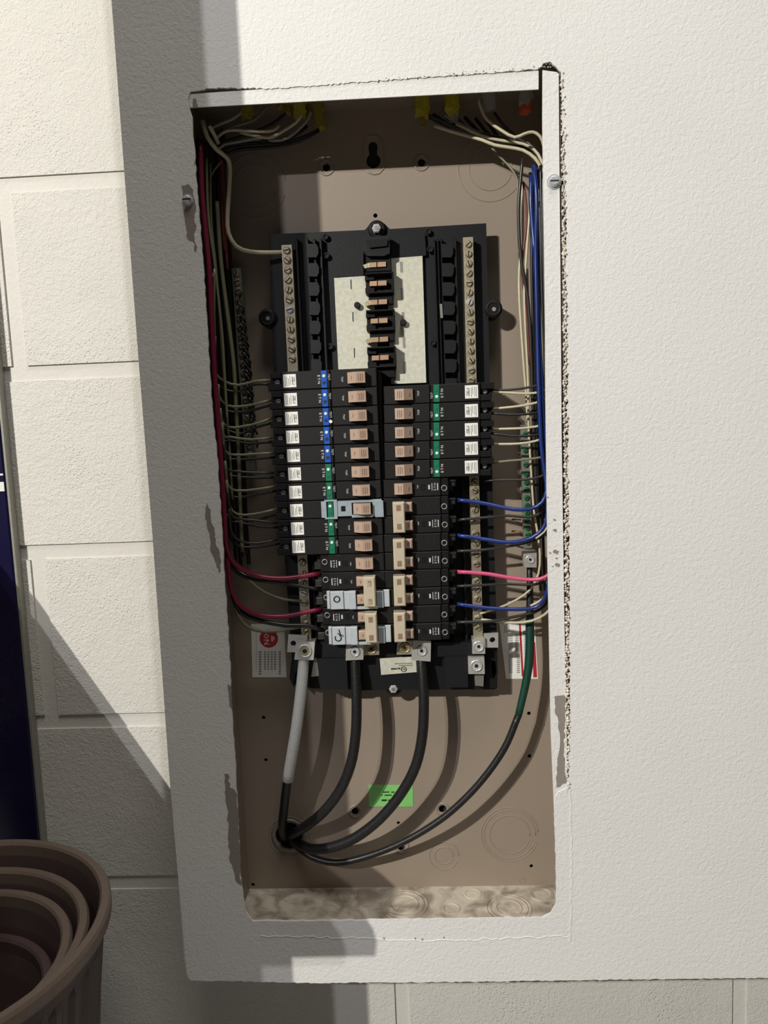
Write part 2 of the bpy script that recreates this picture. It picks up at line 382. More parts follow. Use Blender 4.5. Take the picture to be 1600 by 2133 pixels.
# crumbled gypsum edge beside the right flange and above the top one
rn = random.Random(4); cr = MB()
def crumb(mb, p, r):
    vs = [Vector(p)+Vector(d)*r*rn.uniform(.7, 1.3) for d in ((1,0,0),(-1,0,0),(0,1,0),(0,-1,0),(0,0,1),(0,0,-1))]
    mb.add(vs, [(0,4,3),(0,3,5),(0,5,2),(0,2,4),(1,3,4),(1,5,3),(1,2,5),(1,4,2)])
for k in range(600):
    y = 150+k*2.5; t = (y-150)/1500
    if y > 1650: break
    crumb(cr, at(1173+t*11+rn.uniform(-3.5, 4), y+rn.uniform(-2, 2), rn.uniform(-.05, .15)), rn.uniform(.04, .085))
cr.build('crumbled_edge', 'bare_gypsum', wf, kind='stuff', label='crumbly brown and cream broken gypsum edge')
cr = MB()
for k in range(170):
    x = 780+k*2.2; y = 168-(x-780)*.082
    crumb(cr, at(x, y+rn.uniform(-5, 2.5), rn.uniform(-.03, .1)), rn.uniform(.015, .042))
cr.build('crumbled_edge', 'bare_gypsum', wf, kind='stuff', label='chipped gypsum along the crack above the box')
# embossed rims and knockouts
def rim(px, py, R, r=.035, name='embossed_rim', Y=YB): p = at(px, py, Y); MB().ring((p.x, Y-.005, p.z), 'y', R, r, 28, 6, .7).build(name, 'box_enamel', box, smooth=True)
for a, b, R in ((680,349,.30),(878,339,.30),(740,1690,.27),(836,1762,.32),(922,1685,.27)): rim(a, b, R, .05)
p = at(778,322,YB); MB().tube([(p.x-.4,YB,p.z-.6),(p.x-.42,YB,p.z+.35),(p.x-.2,YB,p.z+.72),(p.x+.2,YB,p.z+.72),(p.x+.42,YB,p.z+.35),(p.x+.4,YB,p.z-.6),(p.x,YB,p.z-.8),(p.x-.4,YB,p.z-.6)], .035, 6).build('embossed_rim', 'box_enamel', box, smooth=True)
def knock(px, py, radii, a0=0, a1=2*math.pi):
    p = at(px, py, YB)
    for R in radii:
        MB().arc((p.x, YB, p.z), 'y', R, .022, a0+random.uniform(-.2,.2), a1-.35, 36).build('knockout_ring', 'box_enamel', box, smooth=True)
knock(1022,350,(.9,1.35)); knock(532,388,(.9,1.3)); knock(1062,1738,(.92,1.18,1.3)); knock(925,1782,(.42,.68)); knock(602,1742,(.95,)); knock(1087,1833,(.12,))
p = at(602,1740,YB); MB().ring((p.x, YB-.02, p.z), 'y', .72, .11, 30, 8, .5).build('cable_bushing', 'dull_zinc', box, smooth=True, label='dull metal rim of the cable hole')
def fknock(px, py, radii):
    p = at_z(px, py, BZ0)
    for R in radii: MB().ring((p.x, p.y, BZ0), 'z', R, .045, 30, 6, .8).build('knockout_ring', 'dusty_enamel', box, smooth=True)
    MB().ring((p.x, p.y, BZ0+.0), 'z', radii[0]*.5, radii[0]*.5, 24, 4, .06).build('knockout_disc', 'dusty_enamel', box)
for a, b, R in ((842,1884,(.62,.88,1.05)),(1060,1892,(.55,.82,.98)),(1128,1863,(.42,.5)),(615,1867,(.5,)),(725,1866,(.42,)),(985,1862,(.36,)),(940,1893,(.36,)),(560,1880,(.4,)),(700,1896,(.4,))): fknock(a, b, R)
# cover screws on the flanges
def cover_screw(px, py, Y, label, r=.21):
    p = at(px, py, Y); t = empty('cover_screw', (p.x, Y, p.z), label, 'screw')
    MB().disc(p.x, p.z, Y-.16, Y, r, 18, .07).build('screw_head', 'bright_zinc', t, smooth=False)
    MB().disc(p.x, p.z, Y-.03, Y+.01, r*1.3, 20).build('washer', 'bright_zinc', t)
    MB().box(p.x-.16, p.x+.16, Y-.165, Y-.14, p.z-.025, p.z+.025).build('screw_slot', 'screw_hole_dark', t)
cover_screw(1154, 379, .03, 'shiny zinc cover screw on the right flange')
cover_screw(391, 417, -.02, 'paint-spattered zinc cover screw in the chipped patch left of the box', .17)

# ================================================================ interior chassis
ch = empty('panel_chassis', (-1.35, 2.9, -11.4), 'black plastic breaker mounting base with cream insulators and copper contacts', 'panel interior')
def sl(px, y0, y1, name, mt_, par=ch, **k): return MB().slab(px, y0, y1).build(name, mt_, par, **k)
sl([(560,488),(760,479),(772,466),(800,465),(812,477),(1013,465),(1023,900),(1037,1400),(1032,1436),(925,1436),(650,1434),(612,1425),(575,900)], 2.6, 2.72, 'base_plate', 'black_plastic')
for a, b in ((557,662),(1028,643),(785,478),(820,1432)):
    p = at(a, b, 2.5); MB().disc(p.x, p.z, 2.45, 3.38, .37, 24, .05).build('mounting_ear', 'black_plastic', ch, smooth=False)
    MB().ring((p.x, 2.46, p.z), 'y', .27, .05, 24, 6).build('ear_rim', 'black_plastic', ch, smooth=True)
    if b in (478, 1432):
        s_ = MB().disc(p.x, p.z, 2.25, 2.46, .2, 6, .05).build('hex_screw', 'bright_zinc', ch)
        MB().disc(p.x, p.z, 2.235, 2.26, .09, 12).build('screw_recess', 'dull_zinc', s_)
for a, b in ((557,662),(1028,643)):
    p = at(a, b, 2.45); MB().disc(p.x, p.z, 2.44, 2.47, .2, 18).build('ear_recess', 'lug_black', ch)
    MB().disc(p.x+.02, p.z-.02, 2.43, 2.45, .085, 14).build('ear_screw_hole', 'box_enamel', ch)
for a, b in ((678,494),(680,533),(688,722),(892,483),(896,520),(902,714)):
    p = at(a, b, 2.5); MB().ring((p.x, 2.45, p.z), 'y', .1, .035, 14, 6).build('screw_boss', 'black_plastic', ch, smooth=True)
    MB().disc(p.x, p.z, 2.46, 2.6, .1, 12).build('boss_hole', 'screw_hole_dark', ch)
sl([(692,496),(757,492),(757,575),(696,577)], 2.44, 2.6, 'centre_tray', 'black_plastic')
sl([(815,490),(885,487),(888,532),(816,538)], 2.44, 2.6, 'centre_tray', 'black_plastic')
sl([(696,579),(775,574),(790,770),(705,772)], 2.42, 2.6, 'insulator_sheet', 'insulator_cream', label='cream insulator sheet on the left of the contacts')
sl([(805,539),(880,533),(888,797),(815,800)], 2.42, 2.6, 'insulator_sheet', 'insulator_cream', label='cream insulator sheet on the right of the contacts')
for a, b in ((731,592),(735,660),(738,735)): sl([(a-1,b-10),(a+1,b-10),(a+1.5,b+10),(a-.5,b+10)], 2.41, 2.43, 'sheet_slit', 'button_dark')
for a, b in ((744,635),(840,671)):
    p = at(a, b, 2.2); MB().disc(p.x, p.z, 2.2, 2.45, .13, 14, .03).build('locating_peg', 'black_plastic', ch)
for b in (545, 600, 650, 702, 753): sl([(833+(b-545)*.035,b),(838+(b-545)*.035,b),(839+(b-545)*.035,b+22),(834+(b-545)*.035,b+22)], 2.405, 2.425, 'sheet_slit', 'print_grey')
# contact housings
sl([(754,494),(812,490),(812,527),(800,533),(765,533),(756,522)], 1.9, 2.6, 'contact_cover', 'black_plastic')
sl([(762,500),(808,498),(806,512),(770,516)], 1.8, 1.92, 'cover_hood', 'lug_black')
for k, b in enumerate((590, 668, 745)):
    dx = 760+k*2.4; mb = MB()
    q = [at(dx, b-22, 1.9), at(dx+61, b+19, 1.9)]
    x0, x1, z1, z0 = q[0].x, q[1].x, q[0].z, q[1].z; t = .07
    mb.box(x0, x1, 1.9, 2.6, z1-t, z1, .02).box(x0, x1, 1.9, 2.6, z0, z0+t, .02).box(x1-t, x1, 1.9, 2.6, z0+t, z1-t, .02)
    mb.box(x0, x1-t, 2.25, 2.6, z0+t, z1-t); mb.box(x0-.02, x0+.35, 2.1, 2.6, z0+t, z0+.26); mb.box(x0-.02, x0+.35, 2.1, 2.6, z1-.26, z1-t)
    mb.build('contact_housing', 'lug_black', ch)
    mb = MB().box(x0+.1, x1-.05, 2.15, 2.6, z0-.42, z0-.02, .03); mb.build('contact_shelf', 'lug_black', ch)
MB().box(at(762,545,2.1).x, at(815,545,2.1).x, 2.12, 2.6, at(780,566,2.1).z, at(780,533,2.1).z, .03).build('contact_shelf', 'lug_black', ch)
for k, b in enumerate((551, 590, 629, 668, 707, 745)):
    a = 786+k*1.1; Yc = 1.98 if k % 2 else 2.05
    sl([(a-17,b-4),(a+18,b-6),(a+18,b+4),(a-17,b+6)], Yc, 2.3, 'copper_contact', 'copper')
    if k % 2 == 0 and k: pass
    sl([(a-2,b-6),(a,b-6),(a,b+6),(a-2,b+6)], Yc-.01, Yc+.1, 'contact_gap', 'lug_black')
    if k % 2 == 0: sl([(a-30,b+1),(a-17,b-4),(a-17,b+6),(a-26,b+8)], 2.1, 2.4, 'contact_foot', 'brass_tin')
# breaker hook rails on both sides
for side, xs in ((-1, (618, 640, 655, 668)), (1, (905, 912, 919, 948))):
    for i, a in enumerate(xs):
        w = 3 if side > 0 and i < 3 else 5
        p0 = at(a-w/2, 500, 2.4); p1 = at(a+w/2, 500, 2.4)
        MB().box(p0.x, p1.x, 2.3, 2.6, -11, at(a, 498, 2.4).z, .02).build('hook_rail_rib', 'black_plastic', ch)
for k in range(8):
    for a, w in ((652, 22), (932, 24)):
        b = 508+k*40; aa = a+k*1.2
        sl([(aa-w/2,b),(aa+w/2-4,b),(aa+w/2,b+8),(aa+w/2,b+20),(aa+w/2-4,b+28),(aa-w/2,b+28)], 2.15, 2.6, 'rail_hook', 'black_plastic')
sl([(916,633),(921,633),(923,662),(918,662)], 2.1, 2.3, 'rail_clip', 'dull_zinc')
# spine between the two breaker columns
MB().box(-1.47, -1.33, 1.5, 2.6, at(790,1330,1.5).z, at(790,772,1.5).z, .02).build('centre_spine', 'lug_black', ch)
# lower terminal housing
for q, y0 in (([(612,1340),(735,1336),(735,1436),(668,1436),(660,1405),(612,1400)], 2.1), ([(735,1340),(1000,1336),(1005,1436),(735,1438)], 2.3),
              ([(925,1368),(975,1368),(975,1432),(930,1432)], 1.9), ([(660,1372),(722,1372),(725,1436),(668,1436)], 1.9), ([(905,1338),(1000,1338),(1002,1368),(905,1368)], 2.0)):
    MB().slab(q, y0, 2.65).build('terminal_housing', 'black_plastic', ch)
sl([(606,1382),(618,1382),(612,1432),(603,1412)], 2.2, 2.7, 'housing_fin', 'lug_black')
sl([(655,1370),(662,1372),(664,1408),(648,1410)], 2.05, 2.12, 'grey_tab', 'dull_zinc'); sl([(1025,1375),(1032,1378),(1034,1400),(1029,1412),(1024,1395)], 2.4, 2.5, 'grey_tab', 'dull_zinc')
sl([(1012,1350),(1036,1350),(1036,1434),(1012,1434)], 2.4, 2.7, 'terminal_housing', 'lug_black')
# printed certification label
lb = sl([(791,1372),(866,1367),(868,1400),(794,1406)], 2.22, 2.26, 'rating_label', 'insulator_cream', label='cream rating label under the main lugs')
p = at(841,1394,2.2); MB().ring((p.x, 2.2, p.z), 'y', .11, .014, 20, 4).build('certification_ring', 'marker_black', lb)
txt('UL', .11, 'marker_black', 'label_lettering', lb, (p.x, 2.2, p.z), .08)
p = at(824,1393,2.2); MB().box(p.x-.2, p.x+.05, 2.2, 2.215, p.z-.03, p.z+.02).box(p.x+.09, p.x+.2, 2.2, 2.215, p.z-.02, p.z+.03).build('label_line', 'marker_black', lb)
for i, q in enumerate(((840,1382,.75),(845,1386,.6))):
    p = at(q[0], q[1], 2.2); MB().box(p.x-q[2]/2, p.x+q[2]/2, 2.2, 2.215, p.z-.02, p.z+.02).build('label_line', 'print_grey', lb)

# ---------------------------------------------------------------- neutral and ground bars
def bar(name, label, px0, px1, w, Y, mt_, smat, ys, depth=.3, skip=()):
    p0 = at(px0[0], px0[1], Y); p1 = at(px1[0], px1[1], Y)
    t = empty(name, (p1.x, Y, p1.z), label, 'terminal bar')
    d = p1-p0
    def X(z): return p0.x+(z-p0.z)*(d.x/d.z)
    mb = MB(); mb.add([(p0.x-w/2,Y,p0.z),(p0.x+w/2,Y,p0.z),(p1.x+w/2,Y,p1.z),(p1.x-w/2,Y,p1.z),(p0.x-w/2,Y+depth,p0.z),(p0.x+w/2,Y+depth,p0.z),(p1.x+w/2,Y+depth,p1.z),(p1.x-w/2,Y+depth,p1.z)],
        [(0,1,2,3),(4,7,6,5),(0,4,5,1),(1,5,6,2),(2,6,7,3),(3,7,4,0)]); mb.build('bar', mt_, t)
    for k, y in enumerate(ys):
        z = at(px0[0], y, Y).z; x = X(z)
        r = w*.36; mm = smat if k not in skip else 'bright_zinc'
        s_ = MB().disc(x, z, Y-.09, Y+.02, r, 14, .04).build('terminal_screw', mm, t)
        an = random.uniform(0, math.pi); c_, s2 = math.cos(an)*r*.8, math.sin(an)*r*.8
        nx, nz = -math.sin(an)*.022, math.cos(an)*.022
        MB().add([(x-c_-nx,Y-.095,z-s2-nz),(x+c_-nx,Y-.095,z+s2-nz),(x+c_+nx,Y-.095,z+s2+nz),(x-c_+nx,Y-.095,z-s2+nz),
                  (x-c_-nx,Y-.07,z-s2-nz),(x+c_-nx,Y-.07,z+s2-nz),(x+c_+nx,Y-.07,z+s2+nz),(x-c_+nx,Y-.07,z-s2+nz)],
                 [(0,1,2,3),(0,4,5,1),(1,5,6,2),(2,6,7,3),(3,7,4,0)]).build('screw_slot', 'screw_hole_dark', s_)
    return t
nl = bar('neutral_bar', 'tin-plated neutral bar full of screws, left side behind the breakers', (597,510), (639,1345), .42, 2.1, 'brass_tin', 'brass_tin', [522+i*20.6 for i in range(12)]+[1172,1195,1215,1236,1256,1278,1300,1318], skip=(6, 15, 17))
nr = bar('neutral_bar', 'tin-plated neutral bar full of screws, right side behind the breakers', (975,494), (997,1352), .40, 2.1, 'brass_tin', 'brass_tin', [509+i*20.2 for i in range(15)]+[1004,1022,1042,1062,1082,1112,1132,1155,1175,1210,1228,1248,1268,1288,1308], skip=(6,))
gr = bar('ground_bar', 'ground bar with a row of green screws beside the right wire bundle', (1093,885), (1100,1142), .34, 2.7, 'dull_zinc', 'screw_green', [905,938,968,988,1005,1020,1037,1053,1068,1085,1100,1114,1130])
gl = bar('ground_bar', 'dull ground bar half hidden by wires at the left inside of the box', (492,558), (523,980), .40, 2.75, 'dull_zinc', 'brass_tin', [568+i*19 for i in range(21)])
for a in (1108, 1133, 1083):
    for k in range(1): 
        p = at(1086, a, 2.8); MB().tube([(p.x,2.85,p.z),(p.x-.25,2.95,p.z+.02),(p.x-.35,3.1,p.z)], .04, 6).build('bare_copper_end', 'oxidised_copper', gr, smooth=True)
def lug(par, px, Y, name, mt_, r, screw='bright_zinc', depth=.6, hx=False):
    o = MB().slab(px, Y, Y+depth).build(name, mt_, par)
    cx = sum(a for a, b in px)/len(px); cy = sum(b for a, b in px)/len(px); p = at(cx, cy, Y)
    MB().ring((p.x, Y-.01, p.z), 'y', r, r*.22, 24, 6).build('lug_rim', mt_, o, smooth=True)
    MB().disc(p.x, p.z, Y-.03, Y+.05, r*.85, 20, .02).build('set_screw', screw, o)
    MB().disc(p.x, p.z, Y-.035, Y, r*.4, 6).build('screw_recess', 'screw_hole_dark', o)
    return o
lug(nl, [(618,1338),(656,1337),(653,1375),(613,1374)], 1.7, 'neutral_lug', 'tin_silver', .26, 'brass_tin')
q = [at(a, b, 1.95) for a, b in ((601,1322),(640,1324),(640,1360),(598,1358))]; hp = at(611,1340,1.95)
MB().plate([(v.x, v.z) for v in q], [circ(hp.x, hp.z, .12, 14)], 1.95, 2.05).build('bonding_strap', 'tin_silver', nl)
lug(nr, [(984,1332),(1010,1330),(1011,1362),(984,1362)], 1.8, 'neutral_lug', 'tin_silver', .2)
q = [at(a, b, 1.95) for a, b in ((1008,1320),(1038,1318),(1038,1349),(1010,1349))]; hp = at(1026,1333,1.95)
MB().plate([(v.x, v.z) for v in q], [circ(hp.x, hp.z, .12, 14)], 1.95, 2.05).build('bonding_strap', 'tin_silver', nr)
lug(nr, [(975,1370),(1009,1369),(1010,1404),(976,1404)], 1.75, 'clamp_lug', 'tin_silver', .22)
MB().slab([(989,1405),(1008,1405),(1007,1430),(990,1428)], 2.0, 2.3).build('lug_tongue', 'dull_zinc', nr)
lug(gr, [(1089,1148),(1118,1149),(1118,1182),(1093,1182)], 2.3, 'ground_lug', 'tin_silver', .16)
lgs = []
for px, bx, lab in (([(721,1340),(757,1339),(757,1374),(720,1376)], [(757,1338),(790,1337),(790,1364),(758,1365)], 'left main lug with clamped black cable and copper stud'),
                ([(861,1334),(898,1335),(897,1378),(857,1375)], [(828,1335),(860,1334),(860,1363),(826,1364)], 'right main lug with clamped black cable and copper stud')):
    p = at(px[0][0], px[2][1], 1.7)
    t = empty('main_lug', (p.x, 1.9, p.z), lab, 'terminal lug', 'main lugs below the breakers')
    lug(t, px, 1.6, 'lug_block', 'tin_silver', .2, depth=.8)
    lug(t, bx, 1.9, 'stud_plate', 'brass_tin', .2, 'oxidised_copper', depth=.4)
    lgs.append(t)

# ================================================================ breakers
CX = -1.37; YF = 1.25
Z0 = at(745,787,YF).z; PIT = .7562
def part(mb, name, mt_, root, smooth=False, **k): return mb.build(name, mt_, root, smooth=smooth, **k)
def handle_mb(zc=0, uin=.57, uout=1.29, hz=.22):
    prof = [(-uout, 0), (-uout, -.15), (-.93, -.42), (-uin, -.36), (-uin, 0)]
    mb = MB(); n = len(prof)
    vs = [(x, y, zc-hz) for x, y in prof]+[(x, y, zc+hz) for x, y in prof]
    mb.add(vs, [tuple(range(n)), tuple(reversed(range(n, 2*n)))]+[(i, (i+1) % n, n+(i+1) % n, n+i) for i in range(n)])
    return mb
def text_local(s, size, mt_, name, root, u, z, y=-.006, roll=math.pi/2): return txt(s, size, mt_, name, root, (-u, y, z), roll)
def screw_local(mb_root, u, z, y, r, mt_='dull_zinc'):
    s_ = MB().disc(-u, z, y-.02, y+.1, r, 14, .02).build('terminal_screw', mt_, mb_root)
    MB().box(-u-r*.8, -u+r*.8, y-.025, y, z-.018, z+.018).build('screw_slot', 'screw_hole_dark', s_)
H = PIT/2-.012
def gfci(color, z):
    t = empty('circuit_breaker', (CX, YF, z), local=True)
    part(MB().box(-4.0, -2.02, 0, 1.3, -H, H, .03).box(-1.98, -.12, -.02, 1.3, -H, H, .03).box(-2.03, -1.97, .08, 1.3, -H, H), 'body', 'breaker_black', t)
    part(MB().box(-4.57, -4.0, .10, 1.3, -H, -.10, .02).box(-4.45, -4.0, .04, 1.3, .12, H, .02).box(-4.5, -4.0, .34, 1.3, -.2, .2), 'wire_end', 'lug_black', t)
    screw_local(t, 4.2, -.02, .25, .12)
    lb = part(MB().box(-3.92, -3.39, -.012, .01, -.27, .26, .012), 'rating_label', 'label_white', t, label='small white rating label')
    mb = MB()
    for u, a, b in ((3.84,-.2,.2),(3.78,-.2,.16),(3.70,-.2,.1),(3.64,-.18,.2)): mb.box(-u-.012, -u+.012, -.016, -.01, a, b)
    part(mb, 'label_print', 'print_grey', lb)
    part(MB().box(-3.57,-3.52,-.016,-.01,-.1,.16).box(-3.57,-3.46,-.016,-.01,-.16,-.12).box(-3.49,-3.45,-.016,-.01,-.06,.14).box(-3.57,-3.46,-.016,-.01,.0,.03), 'label_print', 'print_grey', lb)
    st = part(MB().box(-2.37, -2.13, -.035, .02, -H+.02, H-.02, .015), 'test_strip', 'strip_blue' if color == 'blue' else 'strip_green', t, label=color+' test strip')
    part(MB().disc(-2.25, .13, -.06, -.03, .065, 14, .015), 'indicator', 'white_plastic', st, label='round white indicator')
    part(MB().box(-2.31, -2.19, -.05, -.03, -.2, -.08, .01), 'test_button', 'button_dark' if color == 'blue' else 'strip_green', st)
    text_local('E\u00b7T\u00b7N', .15, 'white_plastic', 'maker_lettering', t, 2.47, 0)
    text_local('TEST', .12, 'print_white', 'test_lettering', t, 2.055, .08)
    text_local('TRIP', .115, 'print_white', 'trip_lettering', t, 1.52, -.03, -.028)
    h = part(handle_mb(), 'handle', 'handle_tan', t)
    mb = MB()
    for u, y, l in ((.84,-.418,.13),(.76,-.408,.14),(.68,-.392,.13)): mb.box(-u-.015, -u+.015, y, y+.03, -l, l)
    mb.box(-1.14, -1.09, -.29, -.26, -.07, .07); part(mb, 'handle_print', 'handle_print', h)
    return t
def lug_end(t, z=0):
    part(MB().box(-2.78, -2.42, .08, 1.2, z-H, z+H, .03), 'lug_housing', 'lug_black', t)
    part(MB().ring((-2.60, .07, z+.06), 'y', .105, .028, 20, 6), 'screw_ring', 'dull_zinc', t, smooth=True)
    part(MB().box(-3.08, -2.7, .22, .34, z-.26, z-.20).box(-3.08, -2.75, .3, 1.1, z-.26, z+.02, .04).box(-2.98, -2.75, .5, 1.1, z, z+.25), 'wire_clamp', 'wire_grey_black', t)
def prints(t, z=0):
    text_local('TRIP', .08, 'print_white', 'trip_lettering', t, 1.52, z-.04)
    mb = MB()
    for u, l, w in ((1.98,.1,.035),(2.1,.17,.012),(2.33,.16,.02),(1.72,.0,0)):
        if w: mb.box(-u-w, -u+w, -.006, .004, z-l, z+l*.8)
    part(mb, 'rating_print', 'print_white', t)
    text_local('E\u00b7T\u00b7N', .13, 'print_white', 'maker_lettering', t, 2.22, z-.02)
    part(MB().box(-1.83, -1.66, -.008, .002, z-.12, z+.1).box(-1.84, -1.65, -.004, .002, z-.13, z+.11), 'trip_window', 'lug_black', t)
def std(z):
    t = empty('circuit_breaker', (CX, YF, z), local=True)
    part(MB().box(-2.45, -.12, 0, 1.2, -H, H, .03), 'body', 'breaker_black', t)
    lug_end(t); prints(t)
    h = part(handle_mb(), 'handle', 'handle_tan', t)
    mb = MB()
    for u, y, l in ((.84,-.418,.13),(.74,-.404,.13)): mb.box(-u-.015, -u+.015, y, y+.03, -l, l)
    mb.box(-1.14, -1.09, -.29, -.26, -.07, .07); part(mb, 'handle_print', 'handle_print', h)
    return t
def double(z, right=False):
    t = empty('double_breaker', (CX, YF, z), local=True); hp = PIT/2
    part(MB().box(-2.45, -.12, 0, 1.2, -hp-H, -hp+H, .03).box(-2.45, -.12, 0, 1.2, hp-H, hp+H, .03), 'body', 'breaker_black', t)
    for s_ in (-hp, hp): lug_end(t, s_)
    prints(t, hp)
    for s_ in (hp, -hp):
        h = part(MB().box(-1.29, -.9, -.3, 0, s_-.2, s_+.2, .05), 'handle', 'handle_tan', t)
        part(MB().box(-1.14, -1.08, -.305, -.29, s_-.06, s_+.06), 'handle_print', 'handle_print', h)
    tie = part(MB().box(-.98, -.50, -.62, -.1, -.62, .62, .04), 'handle_tie', 'handle_tie_beige', t)
    for s_ in (hp, -hp):
        w = part(MB().box(-.83, -.65, -.626, -.6, s_-.13, s_+.1), 'handle_window', 'handle_print', tie)
        part(MB().box(-.82, -.78, -.632, -.62, s_-.12, s_+.09).box(-.76, -.72, -.632, -.62, s_-.12, s_+.02).box(-.70,-.68,-.632,-.62, s_-.12, s_+.09), 'window_print', 'handle_tie_beige', w)
    return t
def dup(src, loc, label, group, flip=False):
    r_ = src.copy(); COL.objects.link(r_); r_.location = W(loc)
    r_.rotation_euler = (0, math.pi, 0) if flip else (0, 0, 0)
    r_['label'] = label; r_['category'] = 'circuit breaker'; r_['group'] = group
    for c0 in list(src.children):
        c = c0.copy(); COL.objects.link(c); c.parent = r_
        for g0 in c0.children: g_ = g0.copy(); COL.objects.link(g_); g_.parent = c
    return r_
ORD = ['topmost', 'second', 'third', 'fourth', 'fifth']
GL = 'breakers in the left column'; GR = 'breakers in the right column'
def rowz(i): return Z0-PIT*i
pb = gfci('blue', rowz(0)); tag(pb, 'topmost of the five long black breakers with a blue strip, left column', 'circuit breaker', GL)
pg = gfci('green', rowz(5)); tag(pg, 'uppermost green-striped long breaker of the left column, just below the blue ones', 'circuit breaker', GL)
bpy.context.view_layer.update()
for i in range(1, 5):
    dup(pb, (CX, YF, rowz(i)), ['', 'second long breaker with a blue strip from the top of the left column', 'third blue-striped breaker down, with a tiny round sticker by the strip', 'fourth blue-striped long breaker down the left column', 'lowest blue-striped breaker, directly above the green-striped ones'][i], GL)
for i in range(6, 10):
    dup(pg, (CX, YF, rowz(i)), ['second green-striped breaker of the left column, just above the grey clip', 'green-striped breaker with a grey steel clip over its handle', 'green-striped breaker just below the one with the grey clip', 'lowest green-striped long breaker of the left column'][i-6], GL)
CXR = CX-.03
def cxr(i): return CXR-.022*i
# the panel leans a hair: right column is offset a little row by row
for i in range(5):
    dup(pg, (cxr(i)+.05, YF, rowz(i+1)-.0), [ORD[k] for k in range(5)][i].replace('fifth', 'fifth and lowest')+' green-striped long breaker in the right column', GR, True)
s1 = std(rowz(10)); tag(s1, 'short single breaker with one tan handle below the long ones, left column', 'circuit breaker', GL)
dup(s1, (cxr(5), YF, rowz(6)), 'short single breaker with one tan handle, right column', GR, True)
d1 = double(rowz(11.5)); tag(d1, 'double breaker with beige handle tie and a clip marked O, left column', 'circuit breaker', GL)
dup(d1, (CX, YF, rowz(13.5)), 'lowest double breaker of the left column, with the clip marked CT', GL)
for i in range(4):
    dup(d1, (cxr(6+2*i), YF, rowz(7.5+2*i)), ['topmost', 'second', 'third', 'lowest'][i]+' double breaker with beige handle tie in the right column', GR, True)
# marker letters on the right double breakers and scuffs
for i, s_ in enumerate('WHDA'):
    z = rowz(7+2*i); x = CX+2.05-.022*(6+2*i)
    par = [o for o in bpy.data.objects if o.get('label', '').startswith(['topmost', 'second', 'third', 'lowest'][i]+' double breaker with beige handle tie in the right')][0]
    ORG[par.name] = 'local'
    txt(s_, .5, 'marker_black', 'marker_letter', par, (-(x-par.location.x/S), -.004, -(z-(par.location.z/S-HZ))), math.pi, bold=.008)
# tiny round sticker
p = at(689,878,YF-.02); tag(MB().disc(p.x, p.z, YF-.035, YF-.02, .07, 12).build('round_sticker', 'label_white'), 'tiny round white sticker on the third blue-striped breaker', 'sticker')
# steel hold-down clips
def clip(name, label, rows, material, letter, narrow=False):
    z = rowz(rows); t = empty('handle_clip', (CX-1.5, YF, z), label, 'clip', 'steel clips over breaker handles')
    Y = YF-.04
    if narrow:
        mb = MB()
        mb.box(CX-2.62, CX-2.48, Y-.02, Y+.01, z-.34, z+.34).box(CX-2.48, CX-2.40, Y-.06, Y+.01, z-.40, z+.40).box(CX-2.10, CX-1.96, Y-.06, Y+.01, z-.40, z+.40)
        mb.box(CX-2.40, CX-2.10, Y-.06, Y+.01, z+.33, z+.40).box(CX-2.40, CX-2.10, Y-.06, Y+.01, z-.40, z-.33)
        mb.box(CX-1.96, CX-1.36, Y-.03, Y+.01, z-.3, z+.33).box(CX-1.36, CX-.5, Y-.10, Y+.01, z+.25, z+.34).box(CX-1.36, CX-.5, Y-.14, Y+.01, z-.36, z-.25)
        mb.box(CX-.5, CX-.12, Y-.10, Y+.01, z-.34, z+.36).build('clip_plate', material, t)
        MB().box(CX-1.80, CX-1.62, Y-.035, Y-.025, z-.1, z+.12).build('clip_slot', 'lug_black', t)
        MB().box(CX-.40, CX-.05, Y-.13, Y-.09, z-.38, z+.30, .01).build('clip_tongue', material, t)
    else:
        mb = MB().box(CX-2.55, CX-2.42, Y-.20, Y+.0, z-.36, z+.38, .02).box(CX-2.42, CX-1.86, Y-.16, Y, z-.40, z+.36, .02).box(CX-1.86, CX-1.62, Y-.10, Y, z-.42, z+.34, .02)
        mb.box(CX-1.62, CX-1.34, Y-.24, Y, z-.40, z+.36, .02).box(CX-1.34, CX-.45, Y-.16, Y, z-.42, z-.30, .01).build('clip_plate', material, t)
        MB().box(CX-.48, CX-.20, Y-.18, Y, z-.38, z+.32, .02).build('clip_step', 'clip_steel', t)
        MB().box(CX-.20, CX+.05, Y-.10, Y, z-.36, z+.36, .02).build('clip_tongue', material, t)
        if letter == 'O':
            MB().ring((CX-2.14, Y-.165, z+.04), 'y', .12, .026, 24, 6).build('marker_letter', 'marker_black', t, smooth=True)
        else:
            MB().arc((CX-2.16, Y-.165, z-.1), 'y', .13, .024, -.4+math.pi*.9, -.4+math.pi*2.5, 12).build('marker_letter', 'marker_black', t)
            MB().tube([(CX-2.12, Y-.165, z+.26), (CX-2.05, Y-.165, z+.02)], .024, 6, smooth=False).tube([(CX-2.18, Y-.165, z+.1), (CX-1.94, Y-.165, z-.02)], .024, 6, smooth=False).build('marker_letter', 'marker_black', t)
clip('handle_clip', 'narrow blue-grey clip framing the green strip and handle, left column', 7, 'clip_steel', None, True)
clip('handle_clip', 'light steel clip with the handwritten letter O', 12, 'clip_steel_bright', 'O')
clip('handle_clip', 'light steel clip with handwritten CT, lowest in the left column', 14, 'clip_steel_bright', 'CT')

